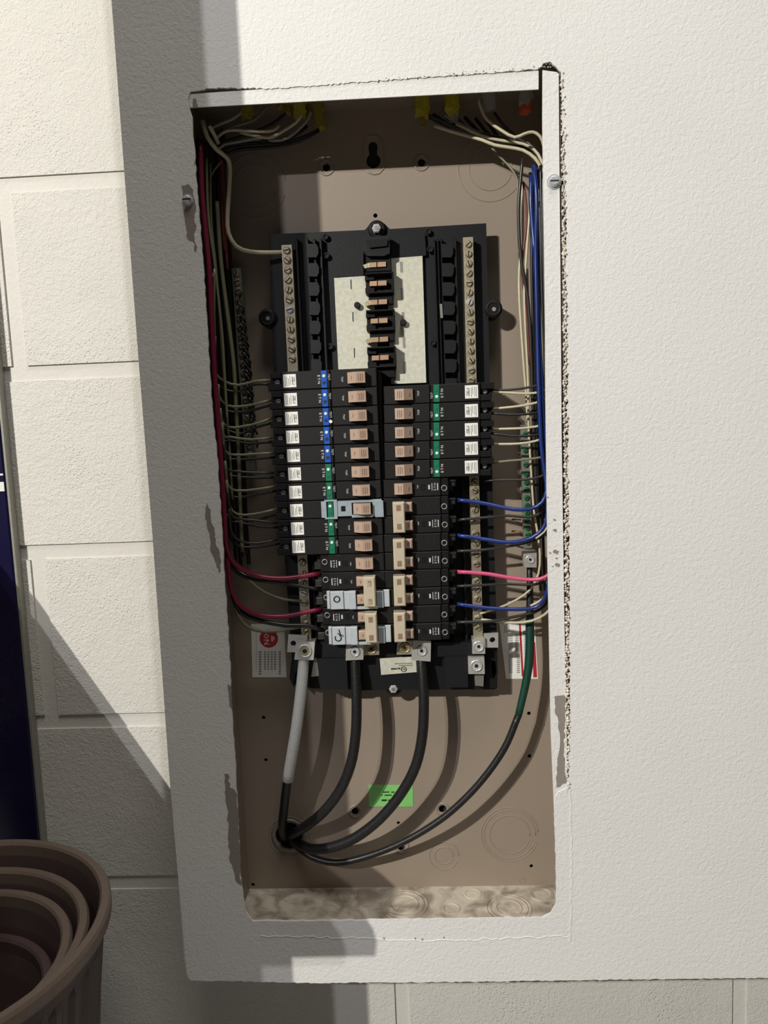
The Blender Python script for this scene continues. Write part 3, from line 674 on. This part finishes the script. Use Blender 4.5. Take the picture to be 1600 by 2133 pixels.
# ================================================================ wires
def wire(pts, r, mt_, label, cat='wire', group=None, name='wire', n=8):
    P = [at(a, b, y) for a, b, y in pts]
    o = MB().tube(P, r, n).build(name, mt_, smooth=True); return tag(o, label, cat, group)
def W2(xy, y0, y1=None):   # depth runs from y0 to y1
    y1 = y0 if y1 is None else y1; n = len(xy)-1
    return [(a, b, y0+(y1-y0)*i/n) for i, (a, b) in enumerate(xy)]
LB = 'wires in the left bundle'; RB = 'wires in the right bundle'
# service cables
def cable(xyY, r, mt_, label, name='cable'):
    P = [at(a, b, y) for a, b, y in xyY]; return tag(MB().tube(P, r, 14, step=.35).build(name, mt_, smooth=True), label, 'cable')
t = empty('service_cable', tuple(at(602,1742,3.3)), 'thick black cable wrapped in white tape below the left lug', 'cable')
P = [at(a, b, y) for a, b, y in ((634,1362,2.0),(631,1400,1.9),(626,1450,1.75),(617,1520,1.65),(607,1580,1.7),(599,1625,1.85))]
MB().tube(P, .25, 14, step=.35, rs=[.24,.245,.25,.25,.25,.245]).build('tape_wrap', 'tape_white', t, smooth=True, label='white tape wrap')
P = [at(a, b, y) for a, b, y in ((601,1612,1.82),(597,1640,1.9),(591,1690,2.2),(588,1725,2.7),(594,1742,3.3),(600,1745,4.0))]
MB().tube(P, .205, 14, step=.35).build('sheath', 'cable_black', t, smooth=True)
cable([(739,1360,2.0),(741,1400,1.85),(743,1460,1.65),(741,1530,1.55),(730,1595,1.5),(706,1650,1.6),(670,1695,1.8),(635,1722,2.3),(610,1738,3.1),(602,1742,4.0)], .225, 'cable_black', 'thick black cable curving down from the left main lug', 'service_cable')
cable([(877,1362,2.0),(880,1400,1.8),(883,1460,1.6),(880,1530,1.5),(866,1595,1.45),(836,1652,1.5),(792,1705,1.6),(740,1745,1.8),(690,1765,2.1),(645,1768,2.6),(615,1752,3.2),(606,1745,4.0)], .225, 'cable_black', 'thick black cable sweeping from the right main lug to the hole', 'service_cable')
t = empty('ground_cable', tuple(at(602,1748,3.3)), 'green-to-black ground cable curving from right down to the hole', 'cable')
GP = [(1103,1178,2.6),(1104,1230,2.4),(1104,1310,2.2),(1103,1370,2.1),(1095,1425,2.0),(1080,1490,1.9),(1050,1560,1.8),(1000,1630,1.8),(940,1690,1.85),(880,1732,1.95),(820,1763,2.1),(760,1785,2.3),(700,1797,2.5),(650,1785,2.8),(615,1760,3.2),(600,1750,4.0)]
MB().tube([at(*q) for q in GP[:3]], .14, 12, rs=[.12,.14,.18]).build('black_sheath', 'cable_black', t, smooth=True)
MB().tube([at(1104,1285,2.25)]+[at(*q) for q in GP[2:6]], .15, 12, rs=[.18,.19,.19,.17,.155]).build('green_sheath', 'wire_green', t, smooth=True, label='green upper length')
MB().tube([at(*q) for q in GP[5:]], .15, 12).build('black_sheath', 'cable_black', t, smooth=True, label='black lower length')

# --- left bundle
wire([(422,252,.9),(432,285,.8),(452,312,.9),(472,328,1.3),(479,348,1.5),(477,400,1.6),(474,450,1.6),(476,485,1.6),(492,513,1.7),(520,524,1.9),(560,526,2.1),(595,525,2.25)], .088, 'wire_white', 'beige wire bending down from the top left corner to the left neutral bar')
wire(W2([(436,262),(447,282),(455,300)], .8, 1.2), .08, 'wire_white', 'short beige wire stub in the top left corner')
wire([(418,300,.8),(421,400,.7),(428,480,.6),(436,560,.45),(440,640,.4),(443,700,.4),(448,790,.4),(456,900,.4),(463,1000,.4),(468,1080,.4),(472,1140,.5),(490,1175,.9),(530,1198,1.2),(580,1205,1.35),(620,1202,1.5),(668,1194,1.7)], .105, 'wire_red', 'thick dark red wire running down the left edge to the upper clipped double breaker')
wire([(462,1010,.7),(470,1110,.7),(476,1190,.7),(484,1235,.8),(505,1266,1.0),(545,1282,1.2),(590,1284,1.4),(630,1277,1.5),(672,1268,1.7)], .10, 'wire_red', 'thick dark red wire entering the lowest double breaker of the left column')
wire(W2([(474,1165),(492,1192),(530,1208),(590,1215),(668,1228)], .9, 1.65), .075, 'wire_black', 'black wire just below the upper dark red wire')
wire(W2([(484,1240),(500,1274),(540,1292),(600,1303),(640,1303),(674,1314)], 1.0, 1.7), .105, 'wire_black', 'black wire just below the lower dark red wire')
wire(W2([(500,1188),(520,1210),(552,1234),(590,1248),(630,1252)], 1.6, 2.1), .055, 'wire_shaded_white_tan', 'thin cream wire rising from the left neutral bar between the red wires')
wire(W2([(484,1215),(490,1265),(505,1296),(530,1312),(570,1315),(625,1306)], 1.3, 2.1), .075, 'wire_shaded_white_tan', 'cream wire looping lowest on the left, over the white label')
ONAME = ['topmost', 'second', 'third', 'fourth', 'fifth', 'sixth', 'seventh', 'eighth', 'ninth', 'tenth']
brs = [[(447,560),(446,650),(446,730),(449,772),(465,792),(495,800),(530,797),(566,792)],
       [(448,700),(449,780),(455,822),(472,842),(512,846),(566,833)],
       [(455,800),(459,868),(475,886),(505,890),(535,880),(568,870)],
       [(459,850),(464,905),(482,915),(520,915),(568,911)],
       [(463,880),(470,938),(488,950),(525,950),(572,943)],
       [(466,920),(472,975),(490,986),(530,988),(572,985)],
       [(469,960),(474,1010),(492,1026),(535,1022),(574,1013)],
       [(472,1000),(477,1052),(495,1070),(530,1071),(578,1060)],
       [(474,1020),(480,1070),(498,1084),(540,1089),(578,1090)],
       [(478,1060),(484,1108),(500,1124),(540,1128),(580,1123)]]
for i, q in enumerate(brs):
    q = [(a+(random.uniform(-3, 3) if 0 < j < len(q)-1 else 0), b+(random.uniform(-5, 4) if 1 < j < len(q)-1 else 0)) for j, (a, b) in enumerate(q)]
    wire(W2(q, 1.0, 1.75), .055, 'wire_shaded_white_tan' if i in (0,1,2,3,4,6,7) else 'wire_grey_black', ('cream' if i in (0,1,2,3,4,6,7) else 'dark')+' wire curving into the '+ONAME[i]+' breaker of the left column', group='wires into the left breakers')
    q2 = [(a-4+random.uniform(-3,3), b+10+random.uniform(-5,5)) for a, b in q[:-1]]+[(q[-1][0]+4, q[-1][1]+9)]
    wire(W2(q2, 1.5, 1.9), .055, 'wire_black', 'black wire into the '+ONAME[i]+' breaker of the left column, under its lighter neighbour', group='wires into the left breakers')
lab_w = 'cream wire running down inside the left bundle'; lab_b = 'black wire running down inside the left bundle'; lab_r = 'dark red-brown wire in the upper left bundle'
for q, m_, r_, y in (([(430,330),(434,450),(446,540),(454,610),(463,700),(468,780),(474,880)], 'wire_shaded_white_tan', .055, 1.1),
    ([(438,340),(440,460),(450,560),(456,640),(462,720),(470,830),(478,930),(484,1040)], 'wire_shaded_white_tan', .05, 1.5),
    ([(452,420),(460,540),(472,640),(480,700),(488,770),(492,850),(497,950),(500,1040),(505,1150)], 'wire_shaded_white_tan', .085, 1.7)):
    wire(W2(q, y), r_, m_, {.055: 'thin cream wire next to the dark red one in the left bundle', .05: 'thinnest cream wire in the middle of the left bundle', .085: 'thickest cream wire, rightmost of the left bundle'}[r_], group=LB)
for j in range(13):
    xo = 412+j*4.6+random.uniform(-2, 2); yy = 1.0+.16*j+random.uniform(-.1, .2)
    top = 262+random.uniform(-10, 40)
    q = [(xo+2, top), (xo+2+random.uniform(-3,3), 360), (xo+6+random.uniform(-3,3), 470), (xo+15+random.uniform(-3,3), 600), (xo+23+random.uniform(-3,3), 720), (xo+31+random.uniform(-3,3), 850), (xo+38+random.uniform(-3,3), 970), (xo+45, 1080), (xo+52, 1170+random.uniform(-20,20))]
    q = q[:random.choice((5, 6, 7, 8, 9))] if j % 3 else q
    wire(W2(q, yy, yy+.2), .075 if j % 4 else .09, 'wire_black', lab_b, group=LB)
for q in ([(455,330),(461,345),(463,400),(464,460),(468,520)], [(424,290),(426,340),(425,400),(428,450)], [(462,335),(468,420),(470,500),(474,560)]):
    wire(W2(q, 1.9), .06, 'wire_dark_red', lab_r, group=LB)
wire(W2([(463,335),(448,352),(436,375),(432,405),(436,470)], 1.6), .04, 'wire_shaded_white_tan', 'thin pale wire arching at the top of the left bundle')
# twisted pigtails beside the left ground bar
for k in range(7):
    q = []; x0 = 499+k*2.5; y0 = 610+k*28
    for j in range(15): q.append((x0+j*1.4+5*math.cos(j*1.9+k), y0+j*11, 2.35+.2*math.sin(j*1.9+k)))
    wire(q, .045, 'wire_grey_black', 'dark coiled pigtail wire over the left ground bar', group='coiled pigtails at the left')
# top left horizontal wires
gt = 'wires fanning from the yellow sheaths to the left'
PALE = ['grey wire from the leftmost yellow sheath, highest at the top left', 'long cream wire lying flattest across the top left corner', 'white wire coloured as in shade, rising steeply to the short yellow sheath, top left', 'grey wire below the flat cream one at the top left', 'cream wire dipping then rising to the brighter yellow sheath, top left', 'grey wire just right of the dipping cream one, top left']
for pk, (q, m_, y0, y1) in enumerate((([(440,268),(455,260),(480,250),(502,236),(512,222)], 'jacket_grey', 1.6, 1.8), ([(448,292),(455,284),(467,275),(484,271),(516,273),(545,274),(569,272),(582,262)], 'wire_white', 1.6, 2.2),
    ([(452,282),(470,272),(488,264),(520,254),(537,244),(550,230),(565,215)], 'wire_shaded_white_tan', 1.8, 2.2), ([(455,312),(467,301),(494,296),(524,290),(545,288)], 'jacket_grey', 1.9, 2.3),
    ([(500,276),(527,282),(550,287),(569,285),(593,271),(616,256),(629,238)], 'wire_white', 2.1, 2.2), ([(560,292),(588,292),(610,280),(630,262),(643,246),(647,232)], 'jacket_grey', 2.3, 2.4))):
    wire(W2(q, y0, y1), .06, m_, PALE[pk], group=gt)
for q in ([(446,320),(480,308),(540,302),(590,299),(640,282),(668,268)], [(444,312),(500,300),(560,298),(610,285),(640,262)], [(446,305),(520,294),(580,292),(630,272)], [(450,300),(500,285),(560,262),(590,240),(600,225)], [(452,328),(500,312),(570,306),(625,294),(664,272)]):
    wire(W2(q, 2.5, 2.6), .065, 'wire_black', 'black wire running left from the yellow sheaths at the top left', group=gt)

# --- sheaths hanging from the top of the box
def jacket(px, py_end, w, mt_, label, Y, lean=0, fray=True):
    p1 = at(px, py_end, Y); p0 = Vector((p1.x-lean, Y, BZ1))
    t = MB(); n = 10; rings = 5; vs = []; fs = []; rn_ = random.Random(px)
    for i in range(rings+1):
        f = i/rings; c = p0.lerp(p1, f)
        for k in range(n):
            a = 2*math.pi*k/n; dz = rn_.uniform(-.25, .12) if (i == rings and fray) else 0
            vs.append((c.x+w*math.cos(a)*(1+.08*math.sin(i*2+k)), c.y+w*.6*math.sin(a), c.z+dz))
    for i in range(rings):
        for k in range(n): fs.append((i*n+k, i*n+(k+1) % n, (i+1)*n+(k+1) % n, (i+1)*n+k))
    fs.append(tuple(range(n))); fs.append(tuple(rings*n+k for k in range(n)))
    t.add(vs, fs); return tag(t.build('cable_sheath', mt_, smooth=False), label, 'cable sheath', 'cable sheaths hanging inside the top of the box')
jacket(516, 243, .26, 'jacket_dark_yellow', 'leftmost dull yellow cable sheath at the top of the box', 1.8)
jacket(580, 222, .18, 'jacket_dark_yellow', 'short dull yellow sheath end, second from the left at the top', 2.2)
jacket(597, 232, .22, 'jacket_dark_yellow', 'dull yellow sheath in the middle of the left sheath group', 2.6)
jacket(625, 240, .26, 'jacket_yellow', 'brighter yellow sheath where two white wires emerge, top left group', 2.3)
jacket(648, 236, .22, 'jacket_dark_yellow', 'dull yellow sheath beside the longest frayed one, top left group', 2.7)
jacket(669, 264, .24, 'jacket_dark_yellow', 'longest frayed yellow sheath, rightmost of the left group', 2.5, .1)
jacket(880, 236, .30, 'jacket_yellow', 'bright yellow sheath, leftmost of the right group', 2.3)
jacket(942, 232, .30, 'jacket_yellow', 'second bright yellow sheath of the right group', 2.3)
jacket(882, 262, .12, 'jacket_dark_yellow', 'torn brownish strip hanging from the leftmost bright yellow sheath', 2.5)
jacket(945, 250, .2, 'jacket_grey', 'grey sheath below the second bright yellow one', 2.6)
jacket(1018, 228, .28, 'jacket_grey', 'pale grey sheath between the yellow and orange sheaths', 2.0)
jacket(1094, 232, .26, 'jacket_orange', 'orange-red sheath in the top right corner', 1.8, -.2)
jacket(1096, 208, .28, 'jacket_grey', 'grey wrap over the orange-red sheath, top right corner', 1.5)

# --- right side wires
GTW = 'wires from the right sheaths to the right bundle'
wire([(905,262,2.4),(935,272,2.3),(967,281,2.2),(1005,292,2.0),(1030,302,1.9),(1060,307,1.8),(1090,313,1.7),(1115,330,1.6),(1128,355,1.6),(1136,400,1.7)], .068, 'wire_white', 'long bright cream wire sweeping across to the top right corner')
wire(W2([(950,258),(985,275),(1020,288),(1060,295),(1090,300),(1113,312),(1128,335),(1138,380)], 2.3, 1.8), .06, 'wire_white', 'cream wire just above the long bright one, top right')
wire([(996,205,1.8),(1003,228,1.7),(1015,250,1.6),(1045,272,1.5),(1072,286,1.4),(1092,279,1.3),(1110,275,1.3),(1125,284,1.3),(1133,305,1.4),(1138,340,1.5)], .06, 'wire_white', 'cream wire with a hump beside the right flange')
wire(W2([(888,238),(915,250),(950,266),(985,276),(1040,288),(1085,297),(1120,322),(1132,360)], 2.5, 2.0), .07, 'wire_grey_black', 'dark grey wire along the top right sweep', group=GTW)
wire(W2([(925,240),(965,262),(1010,280),(1060,290),(1100,300),(1126,330)], 2.6, 2.1), .07, 'jacket_grey', 'grey wire in the middle of the top right sweep')
wire(W2([(1030,235),(1050,262),(1075,285),(1110,310),(1130,345)], 2.2, 2.0), .06, 'wire_grey_black', 'dark wire coming down from the grey sheath, top right', group=GTW)
for k in range(7):
    wire(W2([(880+k*22,236+k*2),(930+k*18,262+k*4),(1000+k*9,284+k*2),(1070+k*4,300),(1115+k,330+k*3),(1130,390)], 2.8, 2.3), .07, 'wire_black' if k != 3 else 'wire_dark_red', 'black wire of the top right sweep' if k != 3 else 'dark red wire of the top right sweep', group=GTW)
wire([(1013,295,2.7),(1035,320,2.6),(1055,340,2.5),(1070,358,2.4),(1078,375,2.3),(1079,398,2.3),(1080,470,2.4),(1081,540,2.4)], .042, 'wire_shaded_white_tan', 'thin tan wire slanting down to the right bundle')
wire(W2([(1089,330),(1084,380),(1080,440),(1083,510),(1089,565),(1098,610),(1104,680),(1108,780),(1112,900),(1118,1050),(1123,1150)], 1.9, 2.2), .068, 'wire_grey_black', 'black wire bowing left of the right bundle')
wire(W2([(1090,380),(1096,425),(1096,475),(1090,525),(1088,575),(1096,640),(1104,760)], 2.1), .05, 'wire_dark_red', 'dark brown wire crossing the bowed black one')
wire(W2([(1087,385),(1089,440),(1088,500),(1082,560),(1082,620),(1087,700),(1092,770),(1097,830),(1099,880)], 2.3), .055, 'wire_white', 'cream wire, leftmost of the right bundle')
wire(W2([(1108,395),(1103,450),(1099,500),(1095,560),(1092,610),(1095,690),(1100,790),(1101,880),(1106,970),(1112,1060),(1120,1110),(1125,1155),(1122,1195),(1105,1228),(1075,1250),(1035,1268),(1000,1278)], 2.1, 2.0), .05, 'wire_white', 'long cream wire running down past the green screws to the right neutral bar')
wire(W2([(1098,560),(1100,640),(1104,740),(1108,830)], 2.2), .05, 'wire_shaded_white_tan', 'tan wire beside the leftmost cream one in the right bundle')
wire([(1111,345,1.6),(1117,390,1.4),(1118,450,1.4),(1116,520,1.5),(1118,620,1.5),(1120,720,1.5),(1123,830,1.4),(1128,930,1.3),(1136,990,1.2),(1139,1020,1.1),(1130,1046,1.1),(1105,1060,1.2),(1070,1061,1.3),(1030,1053,1.5),(1000,1047,1.6),(952,1041,1.7)], .088, 'wire_blue', 'thick blue wire looping into the topmost double breaker on the right')
wire([(1107,365,1.8),(1106,420,1.7),(1110,480,1.7),(1116,560,1.6),(1124,700,1.6),(1130,850,1.5),(1137,980,1.4),(1141,1065,1.2),(1132,1100,1.2),(1108,1120,1.3),(1075,1129,1.4),(1045,1129,1.5),(1015,1124,1.6),(995,1121,1.7),(952,1115,1.7)], .09, 'wire_blue', 'thick blue wire looping into the second double breaker on the right')
wire([(1122,350,1.9),(1124,450,1.8),(1122,560,1.8),(1128,720,1.7),(1134,900,1.6),(1141,1050,1.5),(1145,1150,1.3),(1143,1215,1.2),(1135,1245,1.2),(1118,1264,1.3),(1085,1269,1.4),(1040,1268,1.5),(1000,1265,1.6),(952,1258,1.7)], .085, 'wire_blue', 'thick blue wire looping into the lowest double breaker on the right')
wire([(1150,1185,1.0),(1143,1197,1.0),(1125,1206,1.1),(1095,1207,1.3),(1060,1203,1.4),(1020,1196,1.5),(990,1193,1.6),(952,1191,1.7)], .085, 'wire_pink', 'bright pink wire entering the third double breaker on the right')
wire(W2([(1143,1035),(1132,1062),(1105,1077),(1060,1074),(1010,1078),(952,1083)], 1.4, 1.75), .062, 'wire_grey_black', 'dark grey wire just below the upper blue loop')
wire(W2([(1143,1090),(1128,1118),(1090,1132),(1045,1140),(1000,1146),(952,1148)], 1.5, 1.75), .062, 'wire_grey_black', 'brownish black wire just below the middle blue loop')
wire(W2([(1146,1195),(1130,1214),(1095,1218),(1050,1216),(1000,1219),(952,1221)], 1.5, 1.75), .062, 'wire_grey_black', 'dark grey wire just below the pink wire')
wire(W2([(1147,1235),(1135,1262),(1105,1277),(1065,1286),(1025,1294),(952,1296)], 1.5, 1.75), .065, 'wire_grey_black', 'dark grey wire just below the lowest blue loop')
wire(W2([(1152,1262),(1135,1280),(1108,1293),(1075,1297),(1040,1295),(1000,1290)], 1.3, 2.1), .06, 'wire_white', 'lowest cream wire curving to the right neutral bar')
wire(W2([(1145,1225),(1130,1248),(1105,1262)], 1.3), .05, 'wire_white', 'short cream wire behind the lowest blue loop')
wire(W2([(1144,1090),(1134,1108),(1116,1122)], 1.1), .04, 'wire_white', 'short cream wire behind the middle blue loop')
for k, (q, m_, l) in enumerate((([(1146,790),(1125,801),(1095,808),(1060,812),(1022,813)], 'wire_grey_black', 'dark wire into the topmost right breaker'),
    ([(1146,802),(1128,816),(1095,820),(1060,818),(1022,816)], 'wire_white', 'bright cream wire into the topmost right breaker'),
    ([(1147,818),(1130,834),(1100,843),(1065,848),(1022,852)], 'wire_white', 'cream wire into the second right breaker'),
    ([(1148,872),(1130,885),(1100,891),(1065,893),(1022,894)], 'wire_white', 'cream wire into the third right breaker'),
    ([(1148,900),(1130,914),(1100,922),(1065,925),(1022,925)], 'wire_white', 'cream wire into the fourth right breaker'),
    ([(1148,945),(1125,953),(1095,957),(1060,960),(1022,964)], 'wire_shaded_white_tan', 'tan wire into the lowest green-striped right breaker'),
    ([(1148,980),(1125,993),(1095,999),(1050,1000),(1010,1001)], 'wire_grey_black', 'dark wire just below the lowest green-striped right breaker'),
    ([(1146,840),(1130,856),(1100,862),(1060,864),(1022,860)], 'wire_black', 'black wire into the second right breaker'),
    ([(1148,886),(1130,902),(1100,908),(1060,908),(1022,902)], 'wire_black', 'black wire into the third right breaker'))):
    wire(W2(q, 1.5, 1.75), .05, m_, l, group='wires into the right breakers')
for j in range(9):
    xo = 1104+j*3.4+random.uniform(-1, 1); y0_ = 335+random.uniform(0, 30); yy = 2.3+random.uniform(-.2, .4)
    q = [(xo, y0_), (xo+2+random.uniform(-2,2), 450), (xo+4+random.uniform(-2,2), 600), (xo+8+random.uniform(-2,2), 780), (xo+13+random.uniform(-2,2), 930), (xo+17, 1080), (xo+22, 1230)]
    m_ = ('wire_black', 'wire_black', 'wire_white')[j % 3] if j > 3 else 'wire_black'
    wire(W2(q[:random.choice((5, 6, 7))], yy), .062, m_, ('black' if m_ == 'wire_black' else 'cream')+' wire running down inside the right bundle', group=RB)
for q in ([(1126,345),(1128,450),(1130,600),(1135,760),(1140,900)], [(1131,360),(1131,480),(1134,620),(1138,760)], [(1124,420),(1127,540),(1131,660),(1137,800),(1142,930)]):
    wire(W2(q, .9), .06, 'wire_black', 'black wire running down close behind the right flange', group=RB)
for q in ([(1128,560),(1131,700),(1136,800),(1140,900)], [(1134,600),(1138,760),(1143,870)], [(1130,420),(1133,560),(1137,680)]):
    wire(W2(q, 1.2), .05, 'wire_white', 'pale wire half hidden behind the right flange', group=RB)

# ================================================================ stickers
def sticker(px, Y, mt_, label, name='label_sticker'):
    P = [at(a, b, Y) for a, b in px]; t = empty(name, tuple(P[2]), label, 'label')
    MB().plate([(p.x, p.z) for p in P], [], Y, Y+.015).build('paper', mt_, t); return t
YS = YB-.02
t = sticker([(523,1300),(592,1300),(597,1411),(526,1411)], YS, 'label_white', 'white warning label with a red disc, lower left inside the box')
p = at(560,1330,YS-.01); MB().disc(p.x, p.z, YS-.01, YS, .42, 28).build('red_disc', 'sticker_red', t)
txt('ON', .34, 'label_white', 'lettering', t, (p.x-.12, YS-.014, p.z-.02), math.pi/2); MB().box(p.x+.12, p.x+.17, YS-.016, YS-.01, p.z-.14, p.z+.12).box(p.x+.21, p.x+.25, YS-.016, YS-.01, p.z-.08, p.z+.08).build('small_print', 'label_white', t)
for a, l, w in ((534,90,.012),(542,50,.06),(552,44,.04),(559,44,.04),(566,44,.04),(573,44,.04),(583,52,.05)):
    n = int(l/5)
    mb = MB()
    for k in range(n):
        p0 = at(a, 1358+ (k*5 if l < 80 else k*5-50), YS); mb.box(p0.x-w, p0.x+w, YS-.005, YS, p0.z-.035-random.uniform(0,.012), p0.z+.025)
    mb.build('print_column', 'print_grey', t, kind='stuff')
t = sticker([(1040,1296),(1114,1296),(1121,1414),(1054,1414)], YS, 'label_white', 'white and red instruction label behind the green ground cable, lower right')
MB().slab([(1081,1300),(1085,1300),(1091,1409),(1087,1409)], YS-.006, YS).build('red_rule', 'sticker_red', t)
MB().slab([(1109,1338),(1115,1338),(1119,1411),(1111,1411)], YS-.006, YS).build('red_rule', 'sticker_red', t)
for a, y0, y1, w in ((1064,1326,1358,4),(1077,1322,1358,3.5),(1064,1364,1404,4),(1080,1364,1404,3),(1095,1320,1405,2.5),(1056,1304,1318,6)):
    mb = MB(); k = y0
    while k < y1:
        for xx in (-1, 0, 1):
            p0 = at(a+xx*w*.7, k, YS); mb.box(p0.x-.025, p0.x+.02, YS-.005, YS, p0.z-.03, p0.z+.02)
        k += 4
    mb.build('print_column', 'print_grey', t, kind='stuff')
p = at(1093,1317,YS); MB().ring((p.x, YS-.004, p.z), 'y', .06, .02, 14, 4).build('print_ring', 'marker_black', t)
t = sticker([(768,1635),(860,1635),(861,1680),(769,1680)], YS, 'sticker_green', 'small green sticker with three dark printed lines, on the back panel', 'green_sticker')
for b, h, segs in ((1650, .025, (797, 811, 815, 822, 825, 832)), (1656.5, .025, (794, 797, 801, 816, 819, 828)), (1667, .04, (795, 806, 809, 816))):
    mb = MB()
    for a0, a1 in zip(segs[::2], segs[1::2]):
        p0 = at(a0, b, YS); p1 = at(a1, b, YS); mb.box(p0.x, p1.x, YS-.005, YS, p0.z-h, p0.z+h)
    mb.build('print_line', 'marker_black', t)

# ================================================================ left: navy door and bins
nv = empty('navy_door', tuple(at(20,1700,3.6)), 'dark navy glossy door with thin steel edge against the block wall', 'door')
E = [at(0,690,2.6), at(12,1000,2.6), at(48,1290,2.6), at(75,1752,2.6)]
xe = -18.38
MB().box(-50, xe-.12, 3.5, 3.85, -HZ+.1, 13.0, .05).build('door_slab', 'navy_gloss', nv)
MB().box(xe-.12, xe+.03, 3.56, 3.97, -HZ+.1, 13.0, .03).build('edge_strip', 'door_edge_steel', nv)
for b, h in ((988, .07), (1012, .35)):  # bright reflection on the gloss, built as white bars
    p = at(5, b, 3.48); MB().box(-24, xe-.16, 3.47, 3.5, p.z-h/2*1.4, p.z+h/2).build('painted_reflection', 'white_plastic', nv, label='white reflection painted across the navy door')
def bin_(cx, cy, zr, R, Hh, mt_, label, ribs=True, t=.16, lip=.55):
    b = empty('plastic_bin', (cx, cy, zr-Hh), label, 'bin', 'nested plastic bins')
    n = 160; prof = [(R-.15-.085*Hh*1.0*1.0, -Hh), (R-.35, -lip-.25), (R-.3, -lip), ]
    mb = MB(); taper = .09
    rows = [(R-.45-taper*(Hh-lip), -Hh, 0), (R-.45-taper*3.0, -lip-3.2, 1), (R-.45, -lip-1.0, 1), (R-.42, -lip-.7, 0), (R-.38, -lip, 0), (R-.46, -lip, 0), (R-.60, -lip-.8, 0), (R-.65-taper*(Hh-lip), -Hh+.15, 0)]
    vs = []; fs = []
    for (rr, z, rb) in rows:
        for k in range(n):
            a = 2*math.pi*k/n; q = rr+(.07*(1 if k % 4 < 2 else -1) if rb and ribs else 0)
            vs.append((cx+q*math.cos(a), cy+q*math.sin(a), zr+z))
    m_ = len(rows)
    for i in range(m_-1):
        for k in range(n): fs.append((i*n+k, i*n+(k+1) % n, (i+1)*n+(k+1) % n, (i+1)*n+k))
    fs.append(tuple(range(n))); fs.append(tuple((m_-1)*n+k for k in range(n)))
    mb.add(vs, fs).build('bin_body', 'bin_plastic_plum_shaded', b)
    vs = []; fs = []; n = 72
    pr = [(R-.45, -lip), (R-.02, -lip), (R, -lip+.1), (R, -.12), (R-.08, 0), (R-.34, 0), (R-.42, -.1), (R-.44, -lip)]
    for (rr, z) in pr:
        for k in range(n): a = 2*math.pi*k/n; vs.append((cx+rr*math.cos(a), cy+rr*math.sin(a), zr+z))
    for i in range(len(pr)):
        for k in range(n): fs.append((i*n+k, i*n+(k+1) % n, ((i+1) % len(pr))*n+(k+1) % n, ((i+1) % len(pr))*n+k))
    MB().add(vs, fs).build('rim', mt_, b, smooth=False)
BXc, BYc = -18.5, -4.9
bin_(BXc, BYc, -17.5, 6.5, HZ-17.5, 'bin_plastic', 'outermost and largest pinkish plastic bin with ribbed side, lower left')
bin_(BXc+.1, BYc-.1, -18.2, 5.6, HZ-18.1-1, 'bin_plastic', 'second bin, nested directly inside the outermost one', False)
bin_(BXc+.2, BYc-.2, -18.7, 4.9, HZ-18.6-2, 'bin_plastic', 'third bin, nested inside the second', False)
bin_(BXc+.1, BYc-.2, -20.2, 4.2, HZ-20.2-3, 'bin_plastic_plum_shaded', 'innermost and darkest bin of the nested stack', False)

# ================================================================ added out of frame: blockers shaped to cast the shade on the left
def toward(p, k, L=L1):        # point on the way from a wall point to the lamp, k inches in front of the wall
    t = (k+p.y)/(p.y-L.y); return p+(L-p)*t
KP = 15.0
e = toward(Vector((-6.6, 0, 0)), KP); e0 = toward(Vector((-13.4, 0, 0)), KP)
post = empty('shade_blocker_post', (e.x, -KP, -HZ), 'unseen post added out of frame to shade the left side', 'shade blocker')
MB().box(e0.x, e.x, -KP-.7, -KP, -HZ, 44).build('upright', 'shade_blocker_wood', post)  # invented blocker for the shade band on the front wall
q = [toward(Vector((x, 0, z)), KP) for x, z in ((-7.2,-15.5),(-6.0,-16.9),(-4.7,-18.0),(-3.7,-19.2),(-3.05,-20.3),(-2.9,-20.9),(-3.0,-21.55),(-7.2,-21.6))]
MB().plate([(v.x, v.z) for v in q], [], -KP-.6, -KP-.1).build('shade_blocker_bulge', 'shade_blocker_wood', post)  # added bulge, outlined from the shadow it has to cast
q = [toward(Vector((X, YW, z)), KP+.8) for X, z in ((-27, 3.2), (-18.3, -8.8), (-12.3, -18.0), (-6.5, -28.5), (-6.5, -40), (-27, -40))]
bd = MB().plate([(v.x, v.z) for v in q], [], -KP-1.5, -KP-.8).build('shade_blocker_board', 'shade_blocker_wood'); tag(bd, 'unseen wide board added out of frame to cast the diagonal shade', 'board')  # added blocker that keeps the bins and lower block wall dark
q = [toward(Vector((X, YW, z)), 4.0) for X, z in ((-26, 4.8), (-18.3, -6.5), (-11.9, -17.0), (-11.9, -21.6), (-18.3, -13.5), (-26, -3))]
bd = MB().plate([(v.x, v.z) for v in q], [], -4.0, -3.6).box(q[0].x, q[0].x+1.6, -3.6, YW+.05, q[0].z-4, q[0].z-1).build('shade_blocker_slat', 'shade_blocker_wood'); tag(bd, 'unseen slanted board added near the block wall to tighten the diagonal shade', 'board')  # added blocker, set close so the diagonal shadow edge stays tight
